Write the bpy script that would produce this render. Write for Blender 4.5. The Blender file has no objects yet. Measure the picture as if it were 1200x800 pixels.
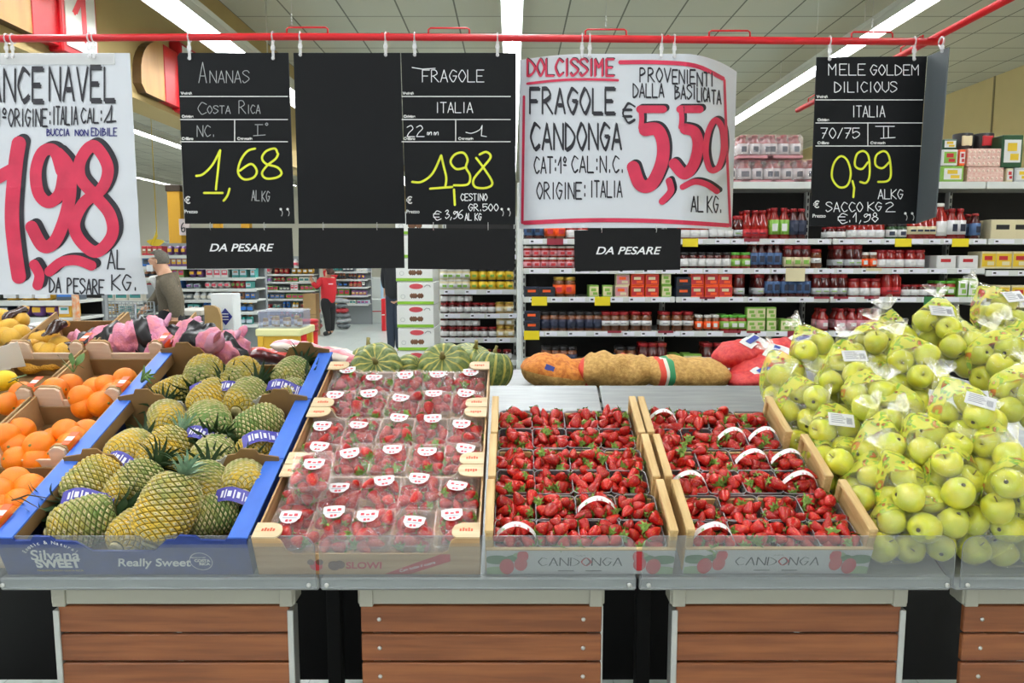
import bpy, bmesh, math, random
from mathutils import Vector, Matrix, Euler, noise
RD = random.Random(11)
C = bpy.context.scene.collection
SC = bpy.context.scene
pi = math.pi
rad = math.radians
# ------------------------------------------------------------------ camera
CAMH, FPX, PITCH = 1.65, 867.0, rad(6.2)
cd = bpy.data.cameras.new('camera')
cam = bpy.data.objects.new('camera', cd)
C.objects.link(cam)
cam.location = (0, 0, CAMH)
cam.rotation_euler = (pi / 2 - PITCH, 0, 0)
cd.sensor_width = 36.0
cd.lens = 36.0 * FPX / 1200.0
cd.clip_end = 200
SC.camera = cam
# ------------------------------------------------------------------ world, exposure
wd = bpy.data.worlds.new('world')
SC.world = wd
wd.use_nodes = True
wd.node_tree.nodes['Background'].inputs[0].default_value = (0.95, 0.98, 1.0, 1)
wd.node_tree.nodes['Background'].inputs[1].default_value = 0.8
SC.view_settings.view_transform = 'Standard'
SC.view_settings.look = 'None'
SC.view_settings.gamma = 1.0
SC.view_settings.use_curve_mapping = False
SC.view_settings.exposure = 0.22
SC.cycles.transparent_max_bounces = 32
SC.cycles.max_bounces = 6
SC.cycles.caustics_reflective = False
SC.cycles.caustics_refractive = False
TUBE_GLOW = 52.0
# strip lights along the shop: x, z, y from, y to
STRIPS = [(0.0, 3.95, -2.2, 21.0), (-2.52, 3.58, -2.2, 21.0), (3.62, 3.95, -2.2, 21.0), (7.6, 3.75, -2.2, 21.0), (-6.6, 3.95, -2.2, 23.0), (-10.2, 3.95, 2.0, 23.0)]
# ------------------------------------------------------------------ pixel <-> place helpers (1200x800 frame)
cp, sp = math.cos(PITCH), math.sin(PITCH)
def ray(px, py):
    e = (400.0 - py) / FPX
    return (px - 600.0) / FPX, cp + e * sp, -sp + e * cp
def P(px, py, Y):
    r = ray(px, py); t = Y / r[1]
    return Vector((r[0] * t, Y, CAMH + r[2] * t))
def PZ(px, py, Z):
    r = ray(px, py); t = (Z - CAMH) / r[2]
    return Vector((r[0] * t, r[1] * t, Z))
def pxs(Y, n=1.0):            # metres spanned by n pixels at depth Y
    return n * Y * 1.0 / FPX
# the sloping display bed: x across, s up the slope, h above the bed
SA, Y0, Z0 = rad(21), 1.81, 0.857
sca, ssa = math.cos(SA), math.sin(SA)
MS = Matrix.Translation((0, Y0, Z0)) @ Matrix.Rotation(SA, 4, 'X')
def SL(x, s, h):
    return MS @ Vector((x, s, h))
def INV(px, py, h):           # pixel -> (x, s) on the plane h above the bed
    r = ray(px, py)
    t = (h + (-ssa) * Y0 - sca * (CAMH - Z0)) / (r[1] * -ssa + r[2] * sca)
    y, z = t * r[1], CAMH + t * r[2]
    return r[0] * t, (y - Y0) * sca + (z - Z0) * ssa
# ------------------------------------------------------------------ materials
def lin(c):
    if isinstance(c, str):
        c = c.lstrip('#'); c = [int(c[i:i + 2], 16) / 255 for i in (0, 2, 4)]
    return [((v / 12.92) if v <= .04045 else ((v + .055) / 1.055) ** 2.4) for v in c] + [1.0]
MATS = {}
def new_mat(name):
    m = bpy.data.materials.new(name); m.use_nodes = True
    return m, m.node_tree.nodes, m.node_tree.links, m.node_tree.nodes['Principled BSDF']
def mat(name, col, rough=.5, metal=0., nz=0., sc=20., col2=None, bump=0., bsc=None, stretch=None, spec=.5, trans=0., rnd=0., coat=0., sub=0.):
    if name in MATS: return MATS[name]
    m, N, L, b = new_mat(name)
    b.inputs['Base Color'].default_value = lin(col)
    b.inputs['Roughness'].default_value = rough
    b.inputs['Metallic'].default_value = metal
    b.inputs['Specular IOR Level'].default_value = spec
    b.inputs['Coat Weight'].default_value = coat
    if sub:
        b.inputs['Subsurface Weight'].default_value = sub
        b.inputs['Subsurface Scale'].default_value = .01
    out = None
    if nz or col2 or bump or rnd:
        tc = N.new('ShaderNodeTexCoord'); src = tc.outputs['Object']
        if stretch:
            mp = N.new('ShaderNodeMapping'); mp.inputs['Scale'].default_value = stretch
            L.new(src, mp.inputs[0]); src = mp.outputs[0]
        t = N.new('ShaderNodeTexNoise'); t.inputs['Scale'].default_value = sc; t.inputs['Detail'].default_value = 4
        L.new(src, t.inputs['Vector'])
        if nz or col2:
            mx = N.new('ShaderNodeMix'); mx.data_type = 'RGBA'
            a = lin(col); c2 = lin(col2) if col2 else [v * (1 - nz) for v in a[:3]] + [1]
            mx.inputs[6].default_value = a; mx.inputs[7].default_value = c2
            rp = N.new('ShaderNodeMapRange'); rp.inputs[1].default_value = .35; rp.inputs[2].default_value = .65
            L.new(t.outputs[0], rp.inputs[0]); L.new(rp.outputs[0], mx.inputs[0]); out = mx.outputs[2]
        if rnd:
            oi = N.new('ShaderNodeObjectInfo'); hs = N.new('ShaderNodeHueSaturation')
            m1 = N.new('ShaderNodeMapRange'); m1.inputs[3].default_value = 1 - rnd; m1.inputs[4].default_value = 1 + rnd * .6
            L.new(oi.outputs['Random'], m1.inputs[0]); L.new(m1.outputs[0], hs.inputs['Value'])
            if out: L.new(out, hs.inputs['Color'])
            else: hs.inputs['Color'].default_value = lin(col)
            out = hs.outputs[0]
        if out: L.new(out, b.inputs['Base Color'])
        if bump:
            bp = N.new('ShaderNodeBump'); bp.inputs['Strength'].default_value = bump; bp.inputs['Distance'].default_value = .01
            if bsc:
                t2 = N.new('ShaderNodeTexNoise'); t2.inputs['Scale'].default_value = bsc; L.new(src, t2.inputs['Vector']); L.new(t2.outputs[0], bp.inputs['Height'])
            else: L.new(t.outputs[0], bp.inputs['Height'])
            L.new(bp.outputs[0], b.inputs['Normal'])
    MATS[name] = m
    return m
def film(name, tint='#ffffff', haze=.05, gloss=.10, rough=.12, wrinkle=0., wsc=40., hazecol='#ffffff'):
    """thin clear plastic: transparent + a little haze + a gloss"""
    if name in MATS: return MATS[name]
    m, N, L, b = new_mat(name); N.remove(b)
    o = N['Material Output']
    tr = N.new('ShaderNodeBsdfTransparent'); tr.inputs[0].default_value = [v * .95 for v in lin(tint)[:3]] + [1]
    df = N.new('ShaderNodeBsdfDiffuse'); df.inputs[0].default_value = lin(hazecol)
    gl = N.new('ShaderNodeBsdfGlossy'); gl.inputs[1].default_value = rough
    m1 = N.new('ShaderNodeMixShader'); m1.inputs[0].default_value = haze
    L.new(tr.outputs[0], m1.inputs[1]); L.new(df.outputs[0], m1.inputs[2])
    m2 = N.new('ShaderNodeAddShader')
    fr = N.new('ShaderNodeLayerWeight'); fr.inputs[0].default_value = .25
    mr = N.new('ShaderNodeMapRange'); mr.inputs[3].default_value = gloss * .45; mr.inputs[4].default_value = min(.6, gloss * 3)
    L.new(fr.outputs['Fresnel'], mr.inputs[0]); L.new(mr.outputs[0], gl.inputs[0])
    L.new(m1.outputs[0], m2.inputs[0]); L.new(gl.outputs[0], m2.inputs[1]); L.new(m2.outputs[0], o.inputs[0])
    if wrinkle:
        tc = N.new('ShaderNodeTexCoord'); t = N.new('ShaderNodeTexNoise'); t.inputs['Scale'].default_value = wsc; t.inputs['Detail'].default_value = 3; t.inputs['Distortion'].default_value = 1.2
        bp = N.new('ShaderNodeBump'); bp.inputs['Strength'].default_value = wrinkle; bp.inputs['Distance'].default_value = .02
        L.new(tc.outputs['Object'], t.inputs['Vector']); L.new(t.outputs[0], bp.inputs['Height'])
        for n in (gl, fr): L.new(bp.outputs[0], n.inputs['Normal'])
    MATS[name] = m
    return m
def glow(name, col, k):
    if name in MATS: return MATS[name]
    m, N, L, b = new_mat(name); N.remove(b)
    e = N.new('ShaderNodeEmission'); e.inputs[0].default_value = lin(col); e.inputs[1].default_value = k
    L.new(e.outputs[0], N['Material Output'].inputs[0]); MATS[name] = m
    return m
def wood(name, a, b_, sc=6., along=(1, 12, 12), rough=.45):
    return mat(name, a, rough, nz=1, col2=b_, sc=sc, stretch=along, bump=.05)
# ------------------------------------------------------------------ mesh builder
class MB:
    def __init__(s, M=None): s.v = []; s.f = []; s.m = []; s.sm = []; s.M = M
    def add(s, vs, fs, mat=0, smooth=False, M=None):
        n = len(s.v)
        T = M if M is not None else s.M
        if T is not None and s.M is not None and M is not None: T = s.M @ M
        s.v += [tuple(T @ Vector(p)) if T is not None else tuple(p) for p in vs]
        for i, f in enumerate(fs):
            s.f.append([k + n for k in f]); s.m.append(mat[i] if isinstance(mat, (list, tuple)) else mat); s.sm.append(smooth)
        return s
    def box(s, x0, x1, y0, y1, z0, z1, mat=0, b=.0, M=None):
        if b <= 0:
            vs = [(x, y, z) for x in (x0, x1) for y in (y0, y1) for z in (z0, z1)]
            fs = [(0, 1, 3, 2), (4, 6, 7, 5), (0, 4, 5, 1), (2, 3, 7, 6), (0, 2, 6, 4), (1, 5, 7, 3)]
            return s.add(vs, fs, mat, False, M)
        b = min(b, abs(x1 - x0) * .45, abs(y1 - y0) * .45, abs(z1 - z0) * .45)
        X, Y, Z = (x0, x1), (y0, y1), (z0, z1); vs = []; ix = {}
        for i in (0, 1):
            for j in (0, 1):
                for k in (0, 1):
                    sx, sy, sz = 1 - 2 * i, 1 - 2 * j, 1 - 2 * k
                    for a in range(3):
                        ix[i, j, k, a] = len(vs)
                        vs.append((X[i] + (0 if a == 0 else b * sx), Y[j] + (0 if a == 1 else b * sy), Z[k] + (0 if a == 2 else b * sz)))
        fs = []
        cyc = [(0, 0), (1, 0), (1, 1), (0, 1)]
        for i in (0, 1):
            q = [ix[i, p, r, 0] for p, r in cyc]; fs.append(q if i else q[::-1])
            q = [ix[r, i, p, 1] for p, r in cyc]; fs.append(q if i else q[::-1])
            q = [ix[p, r, i, 2] for p, r in cyc]; fs.append(q if i else q[::-1])
        for p in (0, 1):
            for r in (0, 1):
                fs.append((ix[0, p, r, 1], ix[1, p, r, 1], ix[1, p, r, 2], ix[0, p, r, 2]))
                fs.append((ix[p, 0, r, 0], ix[p, 1, r, 0], ix[p, 1, r, 2], ix[p, 0, r, 2]))
                fs.append((ix[p, r, 0, 0], ix[p, r, 1, 0], ix[p, r, 1, 1], ix[p, r, 0, 1]))
        for i in (0, 1):
            for j in (0, 1):
                for k in (0, 1): fs.append([ix[i, j, k, a] for a in range(3)])
        return s.add(vs, fs, mat, False, M)
    def lathe(s, prof, n=12, mat=0, smooth=True, M=None, mats=None, caps=True, wob=None):
        vs = []; fs = []; ms = []
        for i, (r, z) in enumerate(prof):
            for k in range(n):
                a = 2 * pi * k / n; q = r * (wob(a, z) if wob else 1)
                vs.append((q * math.cos(a), q * math.sin(a), z))
        for i in range(len(prof) - 1):
            for k in range(n):
                fs.append((i * n + k, i * n + (k + 1) % n, (i + 1) * n + (k + 1) % n, (i + 1) * n + k)); ms.append(mats[i] if mats else mat)
        if caps:
            fs.append(list(range(n))[::-1]); ms.append(mats[0] if mats else mat)
            fs.append([(len(prof) - 1) * n + k for k in range(n)]); ms.append(mats[-1] if mats else mat)
        return s.add(vs, fs, ms, smooth, M)
    def tube(s, pts, r, n=8, mat=0, caps=True, smooth=True):
        pts = [Vector(p) for p in pts]; vs = []; fs = []
        up = None
        for i, p in enumerate(pts):
            d = (pts[min(i + 1, len(pts) - 1)] - pts[max(i - 1, 0)]).normalized()
            if up is None or abs(up.dot(d)) > .95: up = Vector((0, 0, 1)) if abs(d.z) < .9 else Vector((0, 1, 0))
            a = d.cross(up).normalized(); b2 = d.cross(a).normalized(); up = -b2 if False else up
            rr = r[i] if isinstance(r, (list, tuple)) else r
            for k in range(n):
                t = 2 * pi * k / n; vs.append(p + a * rr * math.cos(t) + b2 * rr * math.sin(t))
        for i in range(len(pts) - 1):
            for k in range(n): fs.append((i * n + k, i * n + (k + 1) % n, (i + 1) * n + (k + 1) % n, (i + 1) * n + k))
        if caps: fs.append(list(range(n))[::-1]); fs.append([(len(pts) - 1) * n + k for k in range(n)])
        return s.add(vs, fs, mat, smooth)
    def prism(s, poly, f, t0, t1, mat=0, smat=None):
        """poly of (u, v), f(u, v, t) -> xyz"""
        n = len(poly)
        vs = [f(u, v, t0) for u, v in poly] + [f(u, v, t1) for u, v in poly]
        fs = [list(range(n)), [n + k for k in range(n)][::-1]] + [(k, (k + 1) % n, n + (k + 1) % n, n + k) for k in range(n)]
        ms = [mat, mat if smat is None or isinstance(smat, int) else smat[0]] + [(mat if smat is None else smat if isinstance(smat, int) else smat[1])] * n
        return s.add(vs, fs, ms)
    def grid(s, nu, nv, f, mat=0, smooth=True, M=None):
        vs = [f(i / nu, j / nv) for j in range(nv + 1) for i in range(nu + 1)]
        fs = [(j * (nu + 1) + i, j * (nu + 1) + i + 1, (j + 1) * (nu + 1) + i + 1, (j + 1) * (nu + 1) + i) for j in range(nv) for i in range(nu)]
        return s.add(vs, fs, mat, smooth, M)
    def mesh(s, name, mats):
        me = bpy.data.meshes.new(name)
        me.from_pydata(s.v, [], s.f)
        for m in (mats if isinstance(mats, (list, tuple)) else [mats]): me.materials.append(m)
        me.polygons.foreach_set('material_index', s.m); me.polygons.foreach_set('use_smooth', s.sm)
        me.update()
        return me
def link(name, me, parent=None, M=None):
    o = bpy.data.objects.new(name, me); C.objects.link(o)
    if parent is not None: o.parent = parent
    if M is not None: o.matrix_local = M
    return o
def obj(name, mb, mats, parent=None, M=None, fix=False):
    me = mb.mesh(name, mats)
    if fix:
        bm = bmesh.new(); bm.from_mesh(me); bmesh.ops.recalc_face_normals(bm, faces=bm.faces); bm.to_mesh(me); bm.free()
    return link(name, me, parent, M)
def tag(o, label=None, cat=None, group=None, kind=None):
    for k, v in (('label', label), ('category', cat), ('group', group), ('kind', kind)):
        if v: o[k] = v
    return o
def thing(name, label, cat, M=None, group=None):
    o = bpy.data.objects.new(name, None); C.objects.link(o)
    o.empty_display_size = .05
    if M is not None: o.matrix_world = M
    return tag(o, label, cat, group)
KIDS = {}
def dup(o, M, label=None, group=None, cat=None):
    def cpy(a, par):
        c = a.copy(); C.objects.link(c)
        if par is not None: c.parent = par
        for k in a.children: cpy(k, c)
        return c
    c = cpy(o, None); c.matrix_world = M
    return tag(c, label, cat, group)
def T(x, y=None, z=None):
    return Matrix.Translation(x if y is None else (x, y, z))
def Rx(a): return Matrix.Rotation(a, 4, 'X')
def Ry(a): return Matrix.Rotation(a, 4, 'Y')
def Rz(a): return Matrix.Rotation(a, 4, 'Z')
def S(x, y=None, z=None): return Matrix.Diagonal((x, x if y is None else y, x if z is None else z, 1))
def aim(d, roll=0.):          # rotation taking +Z to direction d
    return Vector(d).normalized().to_track_quat('Z', 'Y').to_matrix().to_4x4() @ Rz(roll)
# ------------------------------------------------------------------ lettering
GL = {'A': (4, '00 26 40;12 32'), 'B': (4, '00 06;~06 25 35 24 03;~03 33 42 31 00'), 'C': (4, '~45 26 15 03 11 20 41'), 'D': (4, '00 06;~06 25 43 31 10 00'),
      'E': (4, '46 06 00 40;03 33'), 'F': (4, '46 06 00;03 33'), 'G': (4, '~45 26 15 03 11 20 31 43;43 23'), 'H': (4, '06 00;46 40;03 43'), 'I': (2, '16 10'),
      'K': (4, '06 00;46 03 40'), 'L': (4, '06 00 40'), 'M': (5, '00 06 23 46 40'), 'N': (4, '00 06 40 46'), 'O': (4, '~26 15 03 11 20 31 43 35 26'),
      'P': (4, '00 06;~06 26 35 34 13 03'), 'R': (4, '00 06;~06 26 35 34 13 03;13 40'), 'S': (4, '~45 36 16 05 14 33 42 31 10 01'), 'T': (4, '06 46;26 20'),
      'U': (4, '~06 02 11 20 31 42 46'), 'V': (4, '06 20 46'), 'W': (5, '06 10 24 30 46'), 'Z': (4, '06 46 00 40'), 'Q': (4, '~26 15 03 11 20 31 43 35 26;21 40'),
      '0': (4, '~26 15 03 11 20 31 43 35 26'), '1': (3, '03 26 20'), 'j': (4, '~02 13 25;25 26 20;00 40'), '2': (4, '~05 26 35 34 12 00;00 40'), '3': (4, '~05 26 35 24 13;~13 33 42 31 10 01'),
      '4': (4, '30 36 02 42'), '5': (4, '46 06 03;~03 24 43 42 31 10 01'), '6': (4, '~46 25 03 01 20 41 42 23 02'), '7': (4, '06 46 10;13 33'), '8': (4, '~35 26 15 14 33 42 31 20 11 02 13 34 35'),
      '9': (4, '~44 25 15 04 13 24 45;~45 43 31 10 00'), '.': (2, '10 11'), ',': (2, '11 0-1'), ':': (2, '11 12;14 15'), '/': (3, '00 36'), '-': (3, '03 33'), ' ': (3, ''),
      '€': (4, '~45 26 15 03 11 20 41;02 32;04 34'), 'o': (3, '~16 05 14 25 16;03 23'), 'm': (4, '~00 03 12 10;~10 23 33 30'), 'g': (3, '~23 03 01 20 22;~23 20 2-2 0-2'), 'c': (2, '~13 03 01 10')}
def glyphs(text):
    """-> list of strokes (list of (u, v)), total width; cap height 6"""
    out = []; x = 0.
    for ch in text:
        w, d = GL.get(ch, GL['O'])
        for st in d.split(';'):
            if not st: continue
            cur = st[0] == '~'; st = st.lstrip('~'); pts = []
            for tk in st.split():
                pts.append((x + int(tk[0]), float(int(tk[1:]))))
            out.append(spline(pts) if cur else pts)
        x += w + 1.1
    return out, x - 1.1
def spline(p, n=5):
    if len(p) < 3: return p
    q = [p[0]] + p + [p[-1]]
    if p[0] == p[-1]: q = [p[-2]] + p + [p[1]]
    o = []
    for i in range(1, len(q) - 2):
        a, b, c, d = q[i - 1:i + 3]
        for k in range(n):
            t = k / n
            o.append(tuple(.5 * (2 * b[j] + (c[j] - a[j]) * t + (2 * a[j] - 5 * b[j] + 4 * c[j] - d[j]) * t * t + (3 * b[j] - a[j] - 3 * c[j] + d[j]) * t ** 3) for j in (0, 1)))
    o.append(p[-1])
    return o
INKN = [0]
def ink(mb, pts, fmap, w, nib=None, mat=0):
    """draw one stroke in picture-plane units; nib = (dx, dy) half-vector of a chisel pen"""
    def face(q):
        INKN[0] = (INKN[0] + 1) % 47; e = abs(INKN[0] - 23) * 9e-6 + (4.5e-6 if INKN[0] > 23 else 0)      # keep overlapping strokes from lying in one plane
        mb.add([Vector(fmap(u, v)) - Vector((0, e, 0)) for u, v in q], [list(range(len(q)))], mat)
    for i in range(len(pts) - 1):
        a, b = pts[i], pts[i + 1]
        L = math.hypot(b[0] - a[0], b[1] - a[1])
        if L < 1e-6: continue
        nx, ny = -(b[1] - a[1]) / L * w / 2, (b[0] - a[0]) / L * w / 2
        k = max(1, int(L / 6))
        for j in range(k):
            c = [a[t] + (b[t] - a[t]) * j / k for t in (0, 1)]; d = [a[t] + (b[t] - a[t]) * (j + 1) / k for t in (0, 1)]
            face([(c[0] + nx, c[1] + ny), (d[0] + nx, d[1] + ny), (d[0] - nx, d[1] - ny), (c[0] - nx, c[1] - ny)])
            if nib:
                face([(c[0] + nib[0], c[1] + nib[1]), (d[0] + nib[0], d[1] + nib[1]), (d[0] - nib[0], d[1] - nib[1]), (c[0] - nib[0], c[1] - nib[1])])
    for p in pts if len(pts) > 2 or not nib else pts:
        n = 18 if w > 4 else 6; face([(p[0] + math.cos(t * 2 * pi / n) * w / 2, p[1] + math.sin(t * 2 * pi / n) * w / 2) for t in range(n)])
def write(mb, text, x0, y0, x1, y1, fmap, w=1.2, nib=None, mat=0, slant=0., tilt=0.):
    """write text so that its capitals fill the box (x0, y0)-(x1, y1) of fmap's plane (v down)"""
    st, W = glyphs(text); kx = (x1 - x0) / W; ky = (y1 - y0) / 6.
    for s in st:
        ink(mb, [(x0 + u * kx + slant * v * ky, y1 - v * ky + tilt * u * kx) for u, v in s], fmap, w, nib, mat)
def printed(name, text, size, m, parent, M, shear=0., bold=0., align='CENTER', width=None):
    cu = bpy.data.curves.new(name, 'FONT'); cu.body = text; cu.size = size; cu.shear = shear; cu.offset = bold; cu.align_x = align; cu.align_y = 'CENTER'; cu.extrude = .0002
    o = bpy.data.objects.new(name, cu); C.objects.link(o)
    dg = bpy.context.evaluated_depsgraph_get()
    me = bpy.data.meshes.new_from_object(o.evaluated_get(dg))
    bpy.data.objects.remove(o)
    if width:
        xs = [v.co.x for v in me.vertices]; k = width / max(1e-6, max(xs) - min(xs))
        for v in me.vertices: v.co.x *= k
    me.materials.clear(); me.materials.append(m); me.name = name
    return link(name, me, parent, M)
FACE = Rx(pi / 2)             # text lying in xy -> standing, facing -y
# ------------------------------------------------------------------ the room
def ceiling_mat():
    m, N, L, b = new_mat('ceiling_tiles')
    tc = N.new('ShaderNodeTexCoord'); br = N.new('ShaderNodeTexBrick')
    br.offset = 0; br.inputs['Scale'].default_value = 1; br.inputs['Brick Width'].default_value = .6; br.inputs['Row Height'].default_value = .6
    br.inputs['Mortar Size'].default_value = .009; br.inputs['Mortar Smooth'].default_value = 0
    br.inputs['Color1'].default_value = lin('#b9b8a8'); br.inputs['Color2'].default_value = lin('#bfbeae'); br.inputs['Mortar'].default_value = lin('#6a695f')
    L.new(tc.outputs['Object'], br.inputs['Vector']); L.new(br.outputs['Color'], b.inputs['Base Color']); b.inputs['Roughness'].default_value = .9
    return m
def floor_mat():
    m, N, L, b = new_mat('floor_tiles')
    tc = N.new('ShaderNodeTexCoord'); br = N.new('ShaderNodeTexBrick')
    br.offset = 0; br.inputs['Scale'].default_value = 1; br.inputs['Brick Width'].default_value = .4; br.inputs['Row Height'].default_value = .4
    br.inputs['Mortar Size'].default_value = .003
    br.inputs['Color1'].default_value = lin('#b4bdb8'); br.inputs['Color2'].default_value = lin('#bcc4be'); br.inputs['Mortar'].default_value = lin('#9aa39e')
    L.new(tc.outputs['Object'], br.inputs['Vector']); L.new(br.outputs['Color'], b.inputs['Base Color']); b.inputs['Roughness'].default_value = .3
    return m
WALLB = mat('beige_wall', '#b7a06b', .8, nz=.06, sc=2)
o = obj('floor', MB().box(-16, 13, -3.5, 26, -.1, 0), floor_mat()); tag(o, kind='structure')
o = obj('ceiling', MB().box(-16, 13, -3.5, 26, 4.3, 4.4), ceiling_mat()); tag(o, kind='structure')
o = obj('wall_back', MB().box(-16, 13, 25.0, 25.2, 0, 4.3), mat('far_wall', '#c9c6b4', .8)); tag(o, kind='structure')
XR = PZ(1200, 78, 4.28).x
o = obj('wall_right', MB().box(XR, XR + .2, -3.5, 25, 0, 4.3), mat('tan_wall', '#dcc68f', .8, nz=.05, sc=2)); tag(o, kind='structure')
mb = MB()
for i in range(12): mb.box(XR - .012, XR, 1.0 + i * 2, 1.03 + i * 2, 2.2, 4.3)
o = obj('trim_2', mb, mat('panel_joint', '#8d7d58', .7)); tag(o, kind='structure')
mb = MB(); mb.box(-3.25, -3.0, 2.0, 23, 2.97, 4.3); mb.box(-3.27, -2.98, 2.0, 23, 2.93, 2.97)
o = obj('trim_1', mb, WALLB); tag(o, kind='structure')
# strip lights
HOUS = mat('lamp_housing', '#d6d5cc', .5); TUBE = glow('lamp_tube', '#f4f8ff', TUBE_GLOW)
fl = lambda q, x: -.10 if q < 0 and -2.9 < x < -2.4 else -.05      # the lamp beside the bulkhead has a deep shade on that side
strip_lab = ['long ceiling strip light running away over the middle of the shop', 'ceiling strip light beside the beige bulkhead on the left', 'bright ceiling strip light slanting behind the golden apple sign',
             'ceiling strip light low along the beige wall at far right', 'ceiling strip light beyond the beige bulkhead, seen under it', 'farthest left ceiling strip light beyond the yellow column']
for (x, z, ya, yb), lb in zip(STRIPS, strip_lab):
    t = thing('ceiling_light', lb, 'ceiling light', T(x, ya, z), 'strip lights under the ceiling')
    L_ = yb - ya
    mb = MB(); mb.box(-.085, .085, 0, L_, .03, .09, b=.01)
    for q in (-1, 1): mb.add([(q * .075, 0, .035), (q * .075, L_, .035), (q * .095, L_, fl(q, x)), (q * .095, 0, fl(q, x)), (q * .085, 0, .035), (q * .085, L_, .035), (q * .105, L_, fl(q, x)), (q * .105, 0, fl(q, x))], [(0, 1, 2, 3), (7, 6, 5, 4), (2, 3, 7, 6), (0, 3, 7, 4), (1, 2, 6, 5)])
    k = 0.5
    while k < L_:
        mb.tube([(0, k, .09), (0, k, 4.3 - z)], .006, 5); k += 2.4
    obj('housing', mb, HOUS, t)
    mb = MB(); k = 0
    while k < L_ - .1:
        e = min(L_, k + 1.5); mb.box(-.033, .033, k + .01, e - .01, -.02, .022, b=.012); k += 1.5
    obj('tube', mb, TUBE, t)
# number boards on the bulkhead
WOODL = wood('sign_wood', '#b98a4c', '#a67840', 3, (3, 3, .6)); REDS = mat('sign_red', '#c0141f', .4); WHT = mat('white_paint', '#e8e8e2', .5); BLKP = mat('black_print', '#17171a', .6)
INKRED = mat('red_print', '#cf1f2c', .5)
for i, y0 in enumerate((4.30, 6.04)):
    t = thing('number_board', ['wood and red number board on the bulkhead with white plate reading 1', 'wood and red arched board on the bulkhead behind the pineapple sign'][i], 'sign', T(-3.0, y0, 0), 'number boards along the bulkhead')
    z0, z1 = (3.03, 3.80) if i == 0 else (2.99, 3.46)
    arch = [(0, z0 + .06), (.07, z0), (.40, z0), (.40, z1)] + [(.22 + .22 * math.cos(a) if False else .40 - .40 * math.sin(a), z1 - .34 + .34 * math.cos(a)) for a in [k * pi / 16 for k in range(1, 8)]] + [(0, z1 - .36)]
    obj('wood_panel', MB().prism(arch, lambda u, v, q: (q, u, v), 0, .07, 0, 1), [WOODL, mat('sign_edge', '#5d4526', .5)], t, fix=True)
    obj('red_panel', MB().box(0, .075, .40, .70, z0, z1, b=.004), REDS, t)
    mb = MB(); mb.box(0, .10, .66, 1.08, z0 - .03, z1 + .1, b=.01); obj('plate_frame', mb, REDS, t)
    pl = obj('number_plate', MB().box(.10, .106, .70, 1.05, z0 + .02, z1 + .07), WHT, t)
    if i == 0:
        mb = MB()
        write(mb, '1', .80, .10, .96, .40, lambda u, v: (.1075 + INKN[0] * 1e-5, u, z0 + .50 - v), .03, (.030, 0))
        obj('number', mb, INKRED, pl)
# ------------------------------------------------------------------ produce stands
STEEL = mat('brushed_steel', '#a6a9a8', .48, metal=.6, nz=.16, sc=9, stretch=(.6, 8, 8), bump=.02)
ALU = mat('aluminium', '#cfcfca', .35, metal=.7)
BEIGE = mat('beige_steel', '#b5b3a3', .5)
SLATW = wood('slat_wood', '#9a5d35', '#7c4727', 4, (.8, 10, 14), .45)
BLKM = mat('black_metal', '#0c0c0d', .6)
ACRY = film('clear_acrylic', '#f2f4f4', .11, .06, .08, hazecol='#c9cccd')
ACRE = film('acrylic_edge', '#d5d8dc', .45, .10, .1, hazecol='#b9bdc4')
SCREW = mat('screw_metal', '#d9d9d5', .3, metal=.9)
def pX(px, Y): return P(px, 680, Y).x
mods = [(-420, -4, -330, -60, 1), (1, 374, 63, 344, 1), (376, 745, 422, 706, 0), (749, 1113, 787, 1061, 1), (1118, 1490, 1129, 1400, 0)]
mod_lab = ['produce stand at far left carrying the orange crates', 'produce stand under the blue pineapple crates', 'produce stand in the middle, second from the left with screwed wooden slats', 'produce stand under the right strawberry crate, wooden slats between steel posts', 'produce stand at far right under the bagged apples']
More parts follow.
